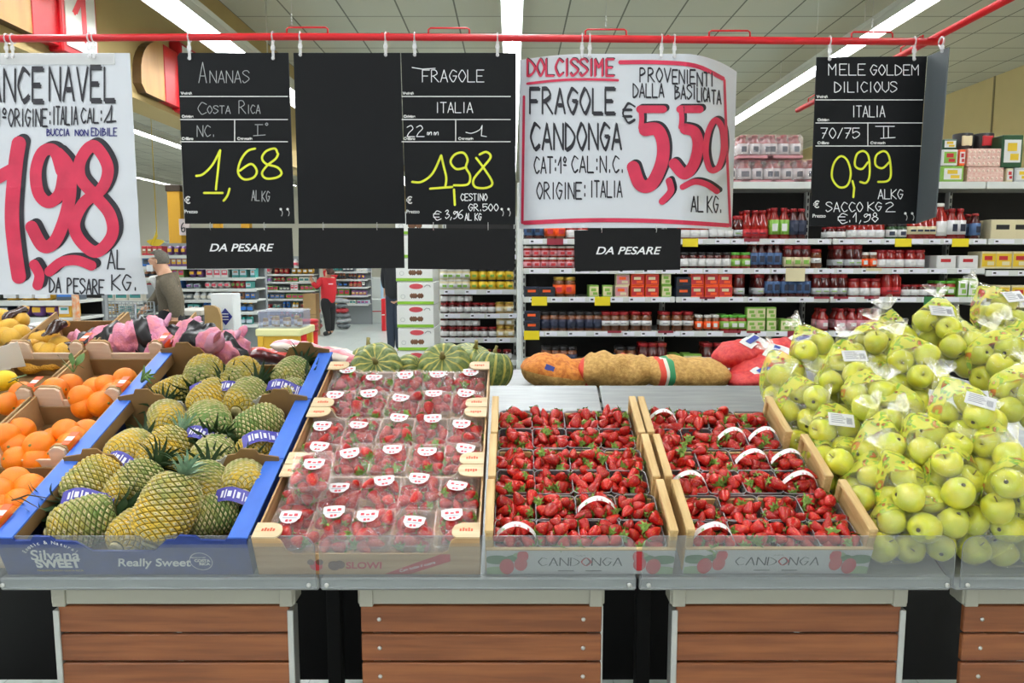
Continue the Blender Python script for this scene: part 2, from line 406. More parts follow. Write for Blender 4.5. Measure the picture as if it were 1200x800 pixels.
for (a, b_, pa, pb, posts), lb in zip(mods, mod_lab):
    xa, xb = pX(a, 1.795), pX(b_, 1.795)
    t = thing('produce_stand', lb, 'produce stand', T((xa + xb) / 2, 2.2, 0), 'slatted produce stands in a row')
    inv = T(-(xa + xb) / 2, -2.2, 0)
    def part(name, mb, m, par=t, fix=False):
        return obj(name, mb, m, par, inv if par is t else None, fix)
    sl_ = 1.36 if a < -10 else .95
    part('bed', MB(MS).box(xa, xb, .0, sl_, -.02, -.003, b=.003), STEEL)
    zb = P(600, 692, 1.79).z
    part('front_rail', MB().box(xa, xb, 1.79, 1.812, zb, .856, b=.004), STEEL)
    if a > -10:
        part('rear_shelf', MB().box(xa, xb, 2.70, 3.4, 1.13, 1.15, b=.003), STEEL)
    z = lambda py, Y=1.87: P(600, py, Y).z
    xpa, xpb = pX(pa, 1.87), pX(pb, 1.87)
    part('frame_bar', MB().box(xpa - .005, xpb + .005, 1.86, 1.92, z(706), zb + .004, b=.003).box(xpa, xpa + .035, 1.855, 1.9, z(708), zb, b=.002).box(xpb - .035, xpb, 1.855, 1.9, z(708), zb, b=.002), BEIGE)
    za = z(708.)
    for k in range(8):
        z1 = za - k * .0795; z0 = z1 - .0725
        if z0 < .05: break
        sl = part('slat', MB().box(xpa + (.012 if posts else .002), xpb - (.012 if posts else .002), 1.86, 1.876, z0, z1, b=.0025), SLATW)
        for xx in (xpa + .05, xpb - .05):
            if not posts and k < 3: obj('screw', MB().lathe([(.006, 0), (.0055, .002), (.002, .003)], 8, M=T(xx, 1.86, (z0 + z1) / 2) @ Rx(pi / 2)), SCREW, sl)
    mb = MB()
    for xx in (xpa, xpb - .016):
        if posts: part('steel_post', MB().box(xx, xx + .016, 1.855, 1.9, .0, z(712), b=.002), ALU)
        else: part('batten', MB().box(xx - .02 + .05 * (xx == xpa), xx + .02 + .05 * (xx == xpa), 1.878, 1.9, 0, z(712)), ALU)
    part('back_panel', MB().box(xa + .01, xb - .01, 2.74, 2.76, .02, 1.1), BLKM)  # black sheet added under the ridge to darken the gaps below the bed
    part('leg', MB().box(xa + .12, xa + .17, 2.5, 2.55, 0, 1.05, b=.003), BLKM); part('leg', MB().box(xb - .17, xb - .12, 2.5, 2.55, 0, 1.05, b=.003), BLKM)
    # clear front guard with rounded upper corners
    ga, gb, gz0, gz1, r = xa + .003, xb - .003, P(600, 688, 1.776).z, P(600, 627.5, 1.776).z, .035
    out = [(ga, gz0), (gb, gz0)] + [(gb - r + r * math.sin(q), gz1 - r + r * math.cos(q)) for q in [pi / 2 - k * pi / 12 for k in range(7)]] + [(ga + r - r * math.sin(q), gz1 - r + r * math.cos(q)) for q in [k * pi / 12 for k in range(7)]]
    g = part('acrylic_guard', MB().prism(out, lambda u, v, q: (u, q, v), 1.773, 1.777, 0, 1), [ACRY, ACRE], fix=True)
    for xx in (xa + .02, xb - .02): obj('screw', MB().lathe([(.006, 0), (.006, .003), (.003, .004)], 8, M=T(xx, 1.773, .845) @ Rx(pi / 2)), SCREW, g)
# ------------------------------------------------------------------ crates
PINE = wood('pine_wood', '#d8b981', '#c39f66', 7, (12, 1.0, 10), .6)
PINEX = wood('pine_wood_cross', '#d9bd8a', '#c7a670', 7, (1.0, 12, 10), .6)
BROWN = mat('brown_card', '#8d6d42', .85, nz=.12, sc=12)
PALEW = wood('pale_poplar', '#e3cbb2', '#d3b699', 5, (1, 12, 12), .6)
BLUET = mat('blue_card', '#3b6ed0', .45, nz=.10, sc=14); NAVY = mat('navy_card', '#1d3a8a', .5, nz=.25, sc=30)
GREYC = mat('grey_card', '#b4b3aa', .7); CARDW = wood('woodgrain_card', '#d2ad7d', '#b88f5f', 4, (.8, 1, 14), .55); TABC = wood('tab_card', '#e2cda6', '#d3b78a', 6, (1, 10, 10), .5)
WPRINT = mat('white_print', '#f1f1ee', .6); GOLDP = mat('gold_print', '#b9a35c', .6)
def crate_M(x, s, rot=0.): return MS @ T(x, s, 0) @ Rz(rot)
def candonga(x, s, w, d, label, rot=0., front=False):
    t = thing('strawberry_crate', label, 'crate', crate_M(x, s, rot), 'pale wooden strawberry crates')
    H_ = .128
    mb = MB()
    for k in range(4): mb.box(.01, w - .01, d * (k + .1) / 4, d * (k + .9) / 4, .0, .008)
    obj('base', mb, PINEX, t)
    for q in (0, 1):
        X0, X1 = (0.002, .012) if q == 0 else (w - .012, w - .002)
        c0, c1 = (.0, .022) if q == 0 else (w - .022, w)
        sd = obj('side_panel', MB().box(X0, X1, .006, d - .006, .01, H_, b=.001).box(c0, c1, .003, d - .003, H_, H_ + .012, b=.002), PINE, t)
        for e in (0, 1):
            s0, s1 = (.0, .022) if e == 0 else (d - .022, d)
            obj('corner_post', MB().box(c0 + .001, c1 - .001, s0 + .004, s1 - .001, .004, H_, b=.002), PINE, sd)
    fb = obj('front_board', MB().box(.003, w - .003, -.002, .004, .0, .08 if front else .05, b=.001), [mat('pale_board', '#cfd0ce', .55)], t)
    obj('rear_board', MB().box(.02, w - .02, d - .010, d - .004, .01, .075, b=.001), PINE, t)
    obj('front_lip', MB().box(.003, w - .003, -.003, .006, .08 if front else .05, .084 if front else .054), PINEX, t)
    if front:
        mb = MB(); fm = lambda u, v: (u, -.0032, v)
        wy = lambda u, v: (u, -.0032, .075 - v)
        write(mb, 'CANDONGA', w * .5 - .105, .018, w * .5 + .105, .045, wy, .0008, (.0016, 0))
        write(mb, 'AAA', w * .5 - .012, .009, w * .5 + .012, .013, wy, .0006)
        for q in (-1, 1): mb.box(w * .5 + q * .035 - .02, w * .5 + q * .035 + .02, -.0034, -.0024, .012, .0135)
        obj('brand_lettering', mb, mat('charcoal_print', '#33323a', .6), fb)
        mb = MB(); write(mb, 'O', w * .5 + .0035, .018, w * .5 + .0275, .045, lambda u, v: (u, -.0036, .075 - v), .0008, (.0016, 0)); obj('red_letter', mb, INKRED, fb)
        for q in (0, 1):      # printed strawberries at both ends
            mb = MB()
            for (u, v, r_, m_) in ((.03, .05, .03, 2), (.075, .055, .022, 2), (.028, .012, .032, 1), (.09, .066, .018, 1), (.05, .02, .02, 2), (.055, .028, .026, 0), (.09, .036, .023, 0), (.095, .062, .020, 0)):
                X = u if q == 0 else w - u
                pts = [(X + r_ * math.cos(a) * (.72 if m_ == 0 else 1.1), v + r_ * math.sin(a) * (1 if m_ == 0 else .5)) for a in [k * pi / 8 for k in range(16)]]
                pts = [(min(max(p, .004), w - .004), min(max(z_, .002), .078)) for p, z_ in pts]
                e_ = -.0028 - .0003 * (3 - m_) - r_ * .006
                mb.add([(p, e_, z_) for p, z_ in pts], [list(range(16))], m_)
            obj('printed_strawberries', mb, [mat('print_red', '#c8323a', .5), mat('print_green', '#9db98a', .5), mat('print_leaf', '#4c7a4a', .5)], fb)
    return t
SR = [0.0, .217, .430, .645]      # rows of open crates up the slope
CR1 = [(-.068, .480), (-.066, .472), (-.064, .463)]
CR2 = [(.432, .475, -.035), (.418, .462, -.035), (.405, .435, -.035)]
rown = ['front', 'middle', 'rear']
for i in range(3):
    candonga(CR1[i][0], SR[i] + .002, CR1[i][1], .212, f'pale wooden crate of loose strawberries, {rown[i]} one of the left column', 0, i == 0)
    candonga(CR2[i][0], SR[i] + .004, CR2[i][1], .209, f'pale wooden crate of loose strawberries, {rown[i]} one of the right column beside the apples', CR2[i][2] * 0, i == 0)
def pack_crate(s, label, front):
    w, d, h = .565, .298, .095
    t = thing('cardboard_crate', label, 'crate', crate_M(-.645, s), 'wood grain card crates of wrapped strawberries')
    obj('base', MB().box(.003, w - .003, .003, d - .003, 0, .006), CARDW, t)
    N_ = lambda H0: [(0, 0), (w, 0), (w, .118), (w - .06, .118), (w - .07, .112), (w - .075, .1), (w - .08, H0 + .01), (w - .095, H0), (.095, H0), (.08, H0 + .01), (.075, .1), (.07, .112), (.06, .118), (0, .118)]
    fb = obj('front_board', MB().prism(N_(.068 if front else .06), lambda u, v, q: (u, q, v), 0, .005), CARDW, t, fix=True)
    obj('rear_board', MB().prism(N_(.08), lambda u, v, q: (u, q, v), d - .005, d), mat('card_inside', '#c3b29b', .8), t, fix=True)
    for q in (0, 1): obj('side_board', MB().box(q * (w - .005), q * (w - .005) + .005, .005, d - .005, 0, .11), CARDW, t)
    for q in (0, 1):
        for e in (0, 1):
            c0 = lambda u: u if q == 0 else w - u
            f0 = lambda v: v if e == 0 else d - v
            o_ = [(0, 0), (.058, 0), (.066, .006), (.07, .016), (.07, .03), (.064, .044), (.05, .052), (.034, .054), (0, .054)]
            tb = obj('corner_tab', MB().prism([(c0(u), f0(v)) for u, v in o_], lambda u, v, k: (u, v, k), .119, .123), TABC, t, fix=True)
            mb = MB()
            for k in range(5): mb.box(min(c0(.018 + k * .007), c0(.023 + k * .007)), max(c0(.018 + k * .007), c0(.023 + k * .007)), min(f0(.022), f0(.031 + .003 * (k % 2))), max(f0(.022), f0(.031 + .003 * (k % 2))), .1231, .1236)
            obj('red_mark', mb, mat('faded_red', '#d5603e', .6), tb)
    if front:
        mb = MB(); q = lambda u, v: (u, -.0012, v)
        mb.add([q(.32, 0.002), q(.385, 0.002), q(w - .075, .068), q(w - .10, .068)], [(0, 1, 2, 3)]); mb.add([(p[0], p[1], p[2]) for p in (q(w - .075, .068), q(w - .075, .045), q(.385, .002))], [(0, 1, 2)])
        rb = obj('red_ribbon', mb, mat('ribbon_red', '#c43a3a', .5), fb)
        a = math.atan2(.066, .12) * .62
        printed('slogan', 'Con tutto il cuore', .013, WPRINT, rb, T(.405, -.0016, .027) @ Ry(-a) @ FACE, .2)
        printed('brand_lettering', 'SLOWI', .03, mat('ribbon_red', '#c43a3a'), fb, T(.27, -.0012, .03) @ FACE, .1, .0008)
        mb = MB()
        for (u, v, r_, m_) in ((.15, .03, .016, 0), (.138, .042, .009, 1), (.16, .042, .009, 1), (.195, .03, .015, 1), (.21, .034, .013, 1), (.2, .024, .008, 0)):
            mb.prism([(u + r_ * math.cos(k * pi / 6), v + r_ * math.sin(k * pi / 6)) for k in range(12)], lambda x_, y_, k: (x_, k, y_), -.0018 - m_ * .0005, -.0005, m_)
        obj('printed_fruit', mb, [mat('print_red', '#c8323a'), mat('print_brown', '#6a4632', .6)], fb)
    return t
PR = [0.0, .302, .604]
for i in range(3): pack_crate(PR[i], f'wood grain card crate of film wrapped strawberry punnets, {rown[i]} of three', i == 0)
def pine_crate(s, label, front):
    w, d = .625, .322
    t = thing('pineapple_crate', label, 'crate', crate_M(-1.283, s), 'blue cardboard pineapple crates')
    obj('base', MB().box(.004, w - .004, .004, d - .004, 0, .006), BROWN, t)
    for q in (0, 1):
        X = q * (w - .006)
        sd = obj('side_wall', MB().box(X, X + .006, .003, d - .003, 0, .116), NAVY, t)
        a, b_ = (-.004, .046) if q == 0 else (w - .046, w + .004)
        obj('top_flange', MB().box(a, b_, .0, d, .116, .122, b=.001), BLUET, sd)
        obj('inner_flap', MB().box(*((.044, .047) if q == 0 else (w - .047, w - .044)), .0, d, .08, .117), BROWN, sd)
        if q == 1:
            mb = MB()
            for k in range(3):
                for j in range(4): mb.box(w + .0002, w + .0012, .05 + k * .085 + j * .013, .057 + k * .085 + j * .013, .03 + (j % 2) * .01, .085 - (j % 3) * .012)
            obj('side_print', mb, mat('pale_blue_print', '#aab8e6', .6), sd)
    pr = [(0, 0), (w, 0), (w, .118), (w - .05, .118), (w - .052, .112), (w - .115, .114), (w - .125, .126), (w - .165, .128), (w - .178, .114), (w - .2, .112), (w - .235, .078), (.235, .078), (.2, .108), (.15, .112), (.14, .124), (.1, .126), (.09, .112), (.05, .112), (.048, .118), (0, .118)]
    if not front: pr = [(u, v if v > .09 else min(v, .055)) for u, v in pr]
    fb = obj('front_board', MB().prism(pr, lambda u, v, q: (u, q, v), -.001, .005, [0][0], None), [NAVY if front else GREYC], t, fix=True)
    if not front:
        obj('front_edge', MB().box(.235, w - .235, -.003, .007, .055, .06), BLUET, fb)
    # brown rear board with raised corner flaps
    br = [(.006, 0), (w - .006, 0), (w - .006, .135), (w - .06, .145), (w - .068, .162), (w - .11, .164), (w - .125, .146), (w - .15, .142), (w - .19, .07), (.19, .07), (.15, .142), (.125, .146), (.11, .164), (.068, .162), (.06, .145), (.006, .135)]
    obj('rear_board', MB().prism(br, lambda u, v, q: (u, q, v), d - .008, d - .003), BROWN, t, fix=True)
    if front:
        F = lambda x_, z_: T(x_, -.0016, z_) @ FACE
        a1 = printed('brand_lettering', 'Silvana', .046, WPRINT, fb, F(.135, .064), .18, .0006)
        printed('brand_word', 'SWEET', .036, WPRINT, fb, F(.137, .036), 0, .0016)
        printed('small_line', 'PINEAPPLE FROM COSTA RICA', .0085, GOLDP, fb, F(.137, .014))
        for k, ch in enumerate('Exotic & Natural'):
            a = (k - 7.5) * .115
            printed('arched_letter', ch, .015, WPRINT, fb, T(.13 + .085 * math.sin(a), -.0016, .022 + .085 * math.cos(a)) @ Ry(a) @ FACE)
        printed('slogan', 'Really Sweet', .036, WPRINT, fb, F(.378, .040), .25, .0006)
        mb = MB()
        pts = [(.5 + .028 * math.cos(k * pi / 16), .045 + .028 * math.sin(k * pi / 16)) for k in range(33)]
        ink(mb, pts, lambda u, v: (u, -.0016, v), .0014); obj('round_seal', mb, WPRINT, fb)
        printed('seal_text', 'COSTA', .012, WPRINT, fb, F(.503, .047), 0, .0004); printed('seal_text', 'RICA', .012, WPRINT, fb, F(.507, .036), 0, .0004); printed('seal_text', 'PRODUCT OF', .006, WPRINT, fb, F(.495, .057))
    return t
BR = [0.0, .328, .656]
for i in range(3): pine_crate(BR[i], f'blue cardboard crate holding pineapples, {rown[i]} one of three on the slope', i == 0)
LABR = mat('label_orange', '#ee5a1c', .5)
def orange_crate(x, s, label, col):
    w, d = .283, .325
    t = thing('orange_crate', label, 'crate', crate_M(x, s), 'pale wooden orange crates')
    obj('base', MB().box(.004, w - .004, .004, d - .004, 0, .008), BROWN, t)
    for q in (0, 1):
        X = q * (w - .007)
        obj('side_board', MB().box(X, X + .007, .01, d - .004, 0, .115, b=.001), mat('side_card', '#b08f62', .8, nz=.1), t)
    obj('rear_board', MB().box(.007, w - .007, d - .01, d - .004, 0, .075), BROWN, t)
    obj('front_slat', MB().box(.01, w - .01, -.002, .006, .055, .095, b=.001), PALEW, t)
    obj('front_board', MB().box(.01, w - .01, .006, .010, .0, .07), BROWN, t)
    for q in (0, 1):
        a, b_ = (.0, .088) if q == 0 else (w - .052, w)
        out = [(a, 0), (b_, 0), (b_ - .006, .13), (b_ - .02, .14), (a + .016, .14), (a, .128)]
        p_ = obj('corner_post', MB().prism(out, lambda u, v, k: (u, k, v), -.006, .004), PALEW, t, fix=True)
        obj('post_edge', MB().prism([(u, v + (.004 if v > .1 else 0)) for u, v in out], lambda u, v, k: (u, k, v), .0045, .014), mat('side_card', '#b08f62'), p_, fix=True)
    lb = obj('corner_label', MB().box(w, w + .0015, .01, .06, .07, .125).box(w - .022, w + .0015, .01, .075, .1405, .142), LABR, t)
    obj('label_strip', MB().box(w + .0015, w + .002, .012, .058, .045, .072).box(w - .021, w + .001, .03, .05, .142, .1425), WHT, lb)
    return t
OX = [-1.573, -1.866]; OR = [.028, .358, .688, 1.018]
for ci, x in enumerate(OX):
    for ri, s in enumerate(OR):
        if ri == 3 and ci == 1: nm = 'pale wooden crate under the yellow net bags, behind the left oranges'
        elif ri == 3: nm = 'pale wooden crate under the pink net bags, behind the oranges'
        else: nm = f"pale wooden crate of oranges, {['front','middle','rear'][ri]} {['next to the blue pineapple crates','at the left edge of the display'][ci]}"
        orange_crate(x, s, nm, ci)
# ------------------------------------------------------------------ strawberries and punnets
def berry_mat():
    m, N, L, b = new_mat('strawberry_skin')
    tc = N.new('ShaderNodeTexCoord'); v = N.new('ShaderNodeTexVoronoi'); v.inputs['Scale'].default_value = 210
    L.new(tc.outputs['Object'], v.inputs['Vector'])
    r = N.new('ShaderNodeMapRange'); r.inputs[1].default_value = .16; r.inputs[2].default_value = .24; L.new(v.outputs['Distance'], r.inputs[0])
    n = N.new('ShaderNodeTexNoise'); n.inputs['Scale'].default_value = 22; L.new(tc.outputs['Object'], n.inputs['Vector'])
    mx = N.new('ShaderNodeMix'); mx.data_type = 'RGBA'; mx.inputs[6].default_value = lin('#980d15'); mx.inputs[7].default_value = lin('#cf231a'); L.new(n.outputs[0], mx.inputs[0])
    m2 = N.new('ShaderNodeMix'); m2.data_type = 'RGBA'; m2.inputs[6].default_value = lin('#d99a4a'); L.new(mx.outputs[2], m2.inputs[7]); L.new(r.outputs[0], m2.inputs[0])
    hs = N.new('ShaderNodeHueSaturation'); oi = N.new('ShaderNodeObjectInfo'); mr = N.new('ShaderNodeMapRange'); mr.inputs[3].default_value = .72; mr.inputs[4].default_value = 1.15
    L.new(oi.outputs['Random'], mr.inputs[0]); L.new(mr.outputs[0], hs.inputs['Value']); L.new(m2.outputs[2], hs.inputs['Color'])
    L.new(hs.outputs[0], b.inputs['Base Color']); b.inputs['Roughness'].default_value = .28
    bp = N.new('ShaderNodeBump'); bp.inputs['Strength'].default_value = .35; bp.inputs['Distance'].default_value = .003; L.new(r.outputs[0], bp.inputs['Height']); L.new(bp.outputs[0], b.inputs['Normal'])
    return m
BERRY = berry_mat(); CALYX = mat('calyx_green', '#86ab48', .6, nz=.5, sc=90)
def berry_mb(kind):
    L_, R_, n = [(.040, .0155, 11), (.047, .0165, 11), (.036, .017, 11), (.050, .015, 11)][kind]
    prof = []
    for i in range(9):
        t = i / 8.; z = -L_ * .5 + L_ * t
        r = R_ * (math.sin(min(1, t * 1.18) ** .72 * pi / 2) if t < .85 else math.cos((t - .85) / .15 * pi / 2 * .82) * .985)
        prof.append((max(r, .0006), z))
    ph = kind * 1.7
    m = MB(); m.lathe(prof, n, 0, True, wob=lambda a, z: 1 + .06 * math.sin(2 * a + ph) + .035 * math.sin(3 * a + ph * 2 + z * 80))
    c = MB(); nl = 8
    for k in range(nl):
        a = 2 * pi * k / nl + ph; le = R_ * (1.1 + .25 * math.sin(k * 2.3 + ph)); w = .0042
        ca, sa_ = math.cos(a), math.sin(a); zz = L_ * .5 + .0008
        pt = lambda r_, s_, z_: (ca * r_ - sa_ * s_, sa_ * r_ + ca * s_, z_)
        up = .004 * math.sin(k * 1.9 + ph)
        c.add([pt(.001, -w * .4, zz), pt(.001, w * .4, zz), pt(le * .5, w, zz + .0015), pt(le * .5, -w, zz + .0015), pt(le, w * .15, zz - .002 + up), pt(le, -w * .15, zz - .002 + up)], [(0, 1, 2, 3), (3, 2, 4, 5)], 0, False)
    c.tube([(0, 0, L_ * .5), (.001, 0, L_ * .5 + .006), (.003, 0, L_ * .5 + .010)], .0011, 5)
    return m, c
BM = [berry_mb(k) for k in range(4)]
BME = [(m.mesh('strawberry', BERRY), c.mesh('calyx', CALYX)) for m, c in BM]
berries = []      # (distance, upper layer?, matrix, label)
def fill(M, w, d, hb, ht, label, n_top, n_low, rr=.0148):
    pts = []
    for i in range(n_low + n_top):
        top = i >= n_low
        pts.append([RD.uniform(-w / 2 + rr, w / 2 - rr), RD.uniform(-d / 2 + rr, d / 2 - rr), RD.uniform(.2, 1.) * (ht - hb) * .3 + hb + (.55 * (ht - hb) if top else 0), top])
    for it in range(40):
        for i in range(len(pts)):
            for j in range(i):
                a, b_ = pts[i], pts[j]
                dx = [a[k] - b_[k] for k in range(3)]; q = math.sqrt(sum(v * v for v in dx)) + 1e-6
                if q < 2 * rr * 1.02:
                    k_ = (2 * rr * 1.02 - q) / q * .5
                    for c in range(3):
                        a[c] += dx[c] * k_; b_[c] -= dx[c] * k_
        for a in pts:
            a[0] = min(max(a[0], -w / 2 + rr * .8), w / 2 - rr * .8); a[1] = min(max(a[1], -d / 2 + rr * .8), d / 2 - rr * .8)
            a[2] = min(max(a[2] - .0006, hb), ht + .006)
    for a in pts:
        el = RD.gauss(0, .35); az = RD.uniform(0, 2 * pi)
        if RD.random() < .12: el = -1.0
        dv = Vector((math.cos(az) * math.cos(el), math.sin(az) * math.cos(el), math.sin(el)))
        sc = RD.uniform(.84, 1.12)
        Mb = M @ T(a[0], a[1], a[2]) @ aim(dv, RD.uniform(0, 6)) @ S(sc)
        p = Mb.to_translation()
        berries.append((p.y + (0 if a[2] > hb + .4 * (ht - hb) else 9), Mb, label))
TRAY = film('punnet_plastic', '#8d8f8f', .10, .10, .12); RIM = film('punnet_rim', '#c9cccc', .28, .12, .1); BASEP = mat('punnet_base', '#1b1a1a', .4)
def tray_mb(w, d, h, tp=.86):
    m = MB(); w2, d2 = w / 2, d / 2
    def ring(k, z, r=.014):
        o = []
        for sx, sy, a0 in ((1, 1, 0), (-1, 1, pi / 2), (-1, -1, pi), (1, -1, 1.5 * pi)):
            for q in range(4):
                a = a0 + q * pi / 6; o.append((sx * (w2 * k - r) + r * math.cos(a), sy * (d2 * k - r) + r * math.sin(a), z))
        return o
    r0, r1, r2 = ring(tp, 0), ring(tp, .0005), ring(1, h)
    n = 16; m.add(r1 + r2, [(k, (k + 1) % n, n + (k + 1) % n, n + k) for k in range(n)], 0, True); m.add(r0, [list(range(n))], 1)
    rim = MB(); o = ring(1.0, h); rim.tube(o + [o[0], o[1]], .0013, 5)
    return m, rim
pw, pd = .1085, .104
tm, rm = tray_mb(pw, pd, .058); TME, RME = tm.mesh('punnet', [TRAY, BASEP]), rm.mesh('rim', RIM)
BANDC = mat('paper_band', '#efefec', .5)
def band_mesh():
    m = MB(); n = 18; pts = []
    for k in range(n + 1):
        t = k / n; x = -pw * .47 + pw * .94 * t; z = .052 + .040 * math.sin(pi * t) ** .7
        pts.append((x, z))
    vs = [(x, y, z) for x, z in pts for y in (-.008, .008)]
    m.add(vs, [(2 * k, 2 * k + 1, 2 * k + 3, 2 * k + 2) for k in range(n)], 0, True)
    for (i, j, mt) in ((3, 3, 2), (7, 10, 1), (14, 14, 3)):   # printed marks on the band
        for k in range(i, j + 1):
            a, b_ = pts[k], pts[k + 1]
            if mt == 1 and k % 2: continue
            m.add([(a[0], -.0085, a[1] + .0008), (b_[0], -.0085, b_[1] + .0008), (b_[0], -.002, b_[1] + .0012), (a[0], -.002, a[1] + .0012)], [(0, 1, 2, 3)], mt)
    return m.mesh('paper_band', [BANDC, mat('pale_red_print', '#d9a5a8', .6), mat('print_green', '#9db98a'), mat('print_red', '#c8323a')])
BAND = band_mesh()
bands = {(0, 0, 0), (0, 1, 2), (1, 0, 0), (1, 2, 0), (1, 3, 3), (1, 4, 2), (1, 4, 3), (1, 3, 2), (1, 2, 3), (1, 5, 0)}
col_n = ['leftmost', 'second from left', 'third from left', 'rightmost']
row_n = ['front', 'second', 'third', 'fourth', 'fifth', 'rearmost']
for cc, CR in enumerate((CR1, CR2)):
    for r in range(6):
        x0, w = CR[r // 2][0], CR[r // 2][1]
        for k in range(4):
            x = x0 + .024 + (w - .048) * (k + .5) / 4; s = SR[r // 2] + .055 + .103 * (r % 2) + (.005 if r == 0 else 0)
            kx = (w - .046) / 4 / pw
            M = MS @ T(x, s, .012 + RD.uniform(0, .004)) @ Rz(RD.uniform(-.02, .02))
            where = f"{['left','right'][cc]} crate column, {row_n[r]} row, {col_n[k]}"
            o = link('strawberry_punnet', TME, None, M @ S(kx, 1, 1.18))
            b_ = (cc, r, k) in bands
            tag(o, f"punnet of loose strawberries {'with paper band' if b_ else ''}, {where}", 'punnet', 'open strawberry punnets')
            link('rim', RME, o)
            if b_:
                link('paper_band', BAND, o, T(0, -.012, .012 + .0) @ Rx(.15))
            fill(M, pw * kx * .99, pd * (.80 if r == 0 else 1.0), .034, .094, f"red strawberry in open punnet, {where}", 14, 5)
# wrapped packs
WRAP = film('wrap_film', '#ffffff', .06, .17, .16, wrinkle=.9, wsc=75); CLEAR = film('clear_tray', '#ffffff', .07, .12, .1)
wt, wr = tray_mb(.106, .140, .062, .9); WTM, WRM = wt.mesh('strawberry_pack', [CLEAR, CLEAR]), wr.mesh('rim', CLEAR)
def wrap_mesh(sd):
    m = MB(); r = random.Random(sd)
    ph = [r.uniform(0, 6) for _ in range(6)]
    def f(u, v):
        x = (u - .5) * .112; y = (v - .5) * .146
        e = min(u, 1 - u, v, 1 - v)
        z = .066 + .014 * min(1, e * 5) + .0035 * math.sin(u * 19 + v * 7 + ph[0]) * min(1, e * 6) + .003 * math.sin(v * 23 - u * 11 + ph[1]) * min(1, e * 6)
        if e < .01: z -= .016; x *= 1.0
        return (x, y, z)
    m.grid(18, 20, f)
    return m.mesh('film_wrap', WRAP)
WRAPS = [wrap_mesh(k) for k in range(5)]
def sticker_mesh():
    m = MB()
    out = []
    for k in range(9): out.append((-.026 + .052 * k / 8, .016 + .003 * math.sin(pi * k / 8)))
    out += [(.026, -.004)] + [(.022 * math.cos(a), -.006 - .013 * math.sin(a)) for a in [k * pi / 8 for k in range(9)]] + [(-.026, -.004)]
    m.prism(out, lambda u, v, q: (u, v, q), 0, .0006)
    for k in range(3): m.box(-.017 + k * .013, -.008 + k * .013, .002, .010 - (k % 2) * .003, .0006, .0009, 1)
    m.box(-.018, .018, -.004, -.002, .0006, .0009, 2); m.box(-.008, -.001, -.015, -.008, .0006, .0009, 1); m.box(.001, .008, -.014, -.008, .0006, .0009, 1)
    return m.mesh('sticker', [mat('sticker_white', '#f3f3f3', .4), mat('sticker_red', '#d6505a', .5), mat('sticker_grey', '#9aa0ae', .5)])
STK = sticker_mesh()
col5 = ['leftmost', 'second', 'middle', 'fourth', 'rightmost']
def pack(M, label, where):
    o = link('strawberry_pack', WTM, None, M); tag(o, label, 'punnet', 'film wrapped strawberry punnets')
    link('rim', WRM, o); link('film_wrap', RD.choice(WRAPS), o)
    link('sticker', STK, o, T(RD.uniform(-.014, .014), RD.uniform(-.022, .028), .0925) @ Rz(RD.uniform(-.25, .25)) @ Rx(RD.uniform(-.08, .12)) @ S(1.05, 1.15, 1))
    fill(M, .098, .128, .042, .078, f"strawberry under clear film, {where}", 11, 3, .0155)
for r in range(6):
    for k in range(5):
        x = -.645 + .012 + .108 * (k + .5); s = PR[r // 2] + .078 + .143 * (r % 2)
        lift = .020 + RD.uniform(0, .006)
        wh = f"{row_n[r]} row of wrapped packs, {col5[k]}"
        pack(MS @ T(x, s, lift) @ Rz(RD.uniform(-.05, .05)) @ Rx(RD.uniform(-.03, .03)), f"wrapped strawberries with white sticker, {wh}", wh)
xs = INV(352, 590, .11)
pack(MS @ T(xs[0] + .02, .215, .108) @ Rz(.12) @ Rx(.06), 'film wrapped punnet of strawberries lying on top of the front left packs', 'extra pack lying on top at front left')
berries.sort(key=lambda b: b[0])
for i, (d_, M, lab) in enumerate(berries[:300]):
    k = i * 7 % 4
    o = link('strawberry', BME[k][0], None, M); tag(o, lab, 'strawberry', lab + ' berries')
    link('calyx', BME[k][1], o)
rest = MB(); lowres = []
for i, (d_, M, lab) in enumerate(berries[300:]):
    m, c = BM[i * 5 % 4]
    rest.add(m.v, m.f, 0, True, M); rest.add(c.v, c.f, 1, False, M)
o = obj('strawberries', rest, [BERRY, CALYX]); tag(o, 'remaining red strawberries filling the rear and wrapped punnets', 'strawberries', None, 'stuff')
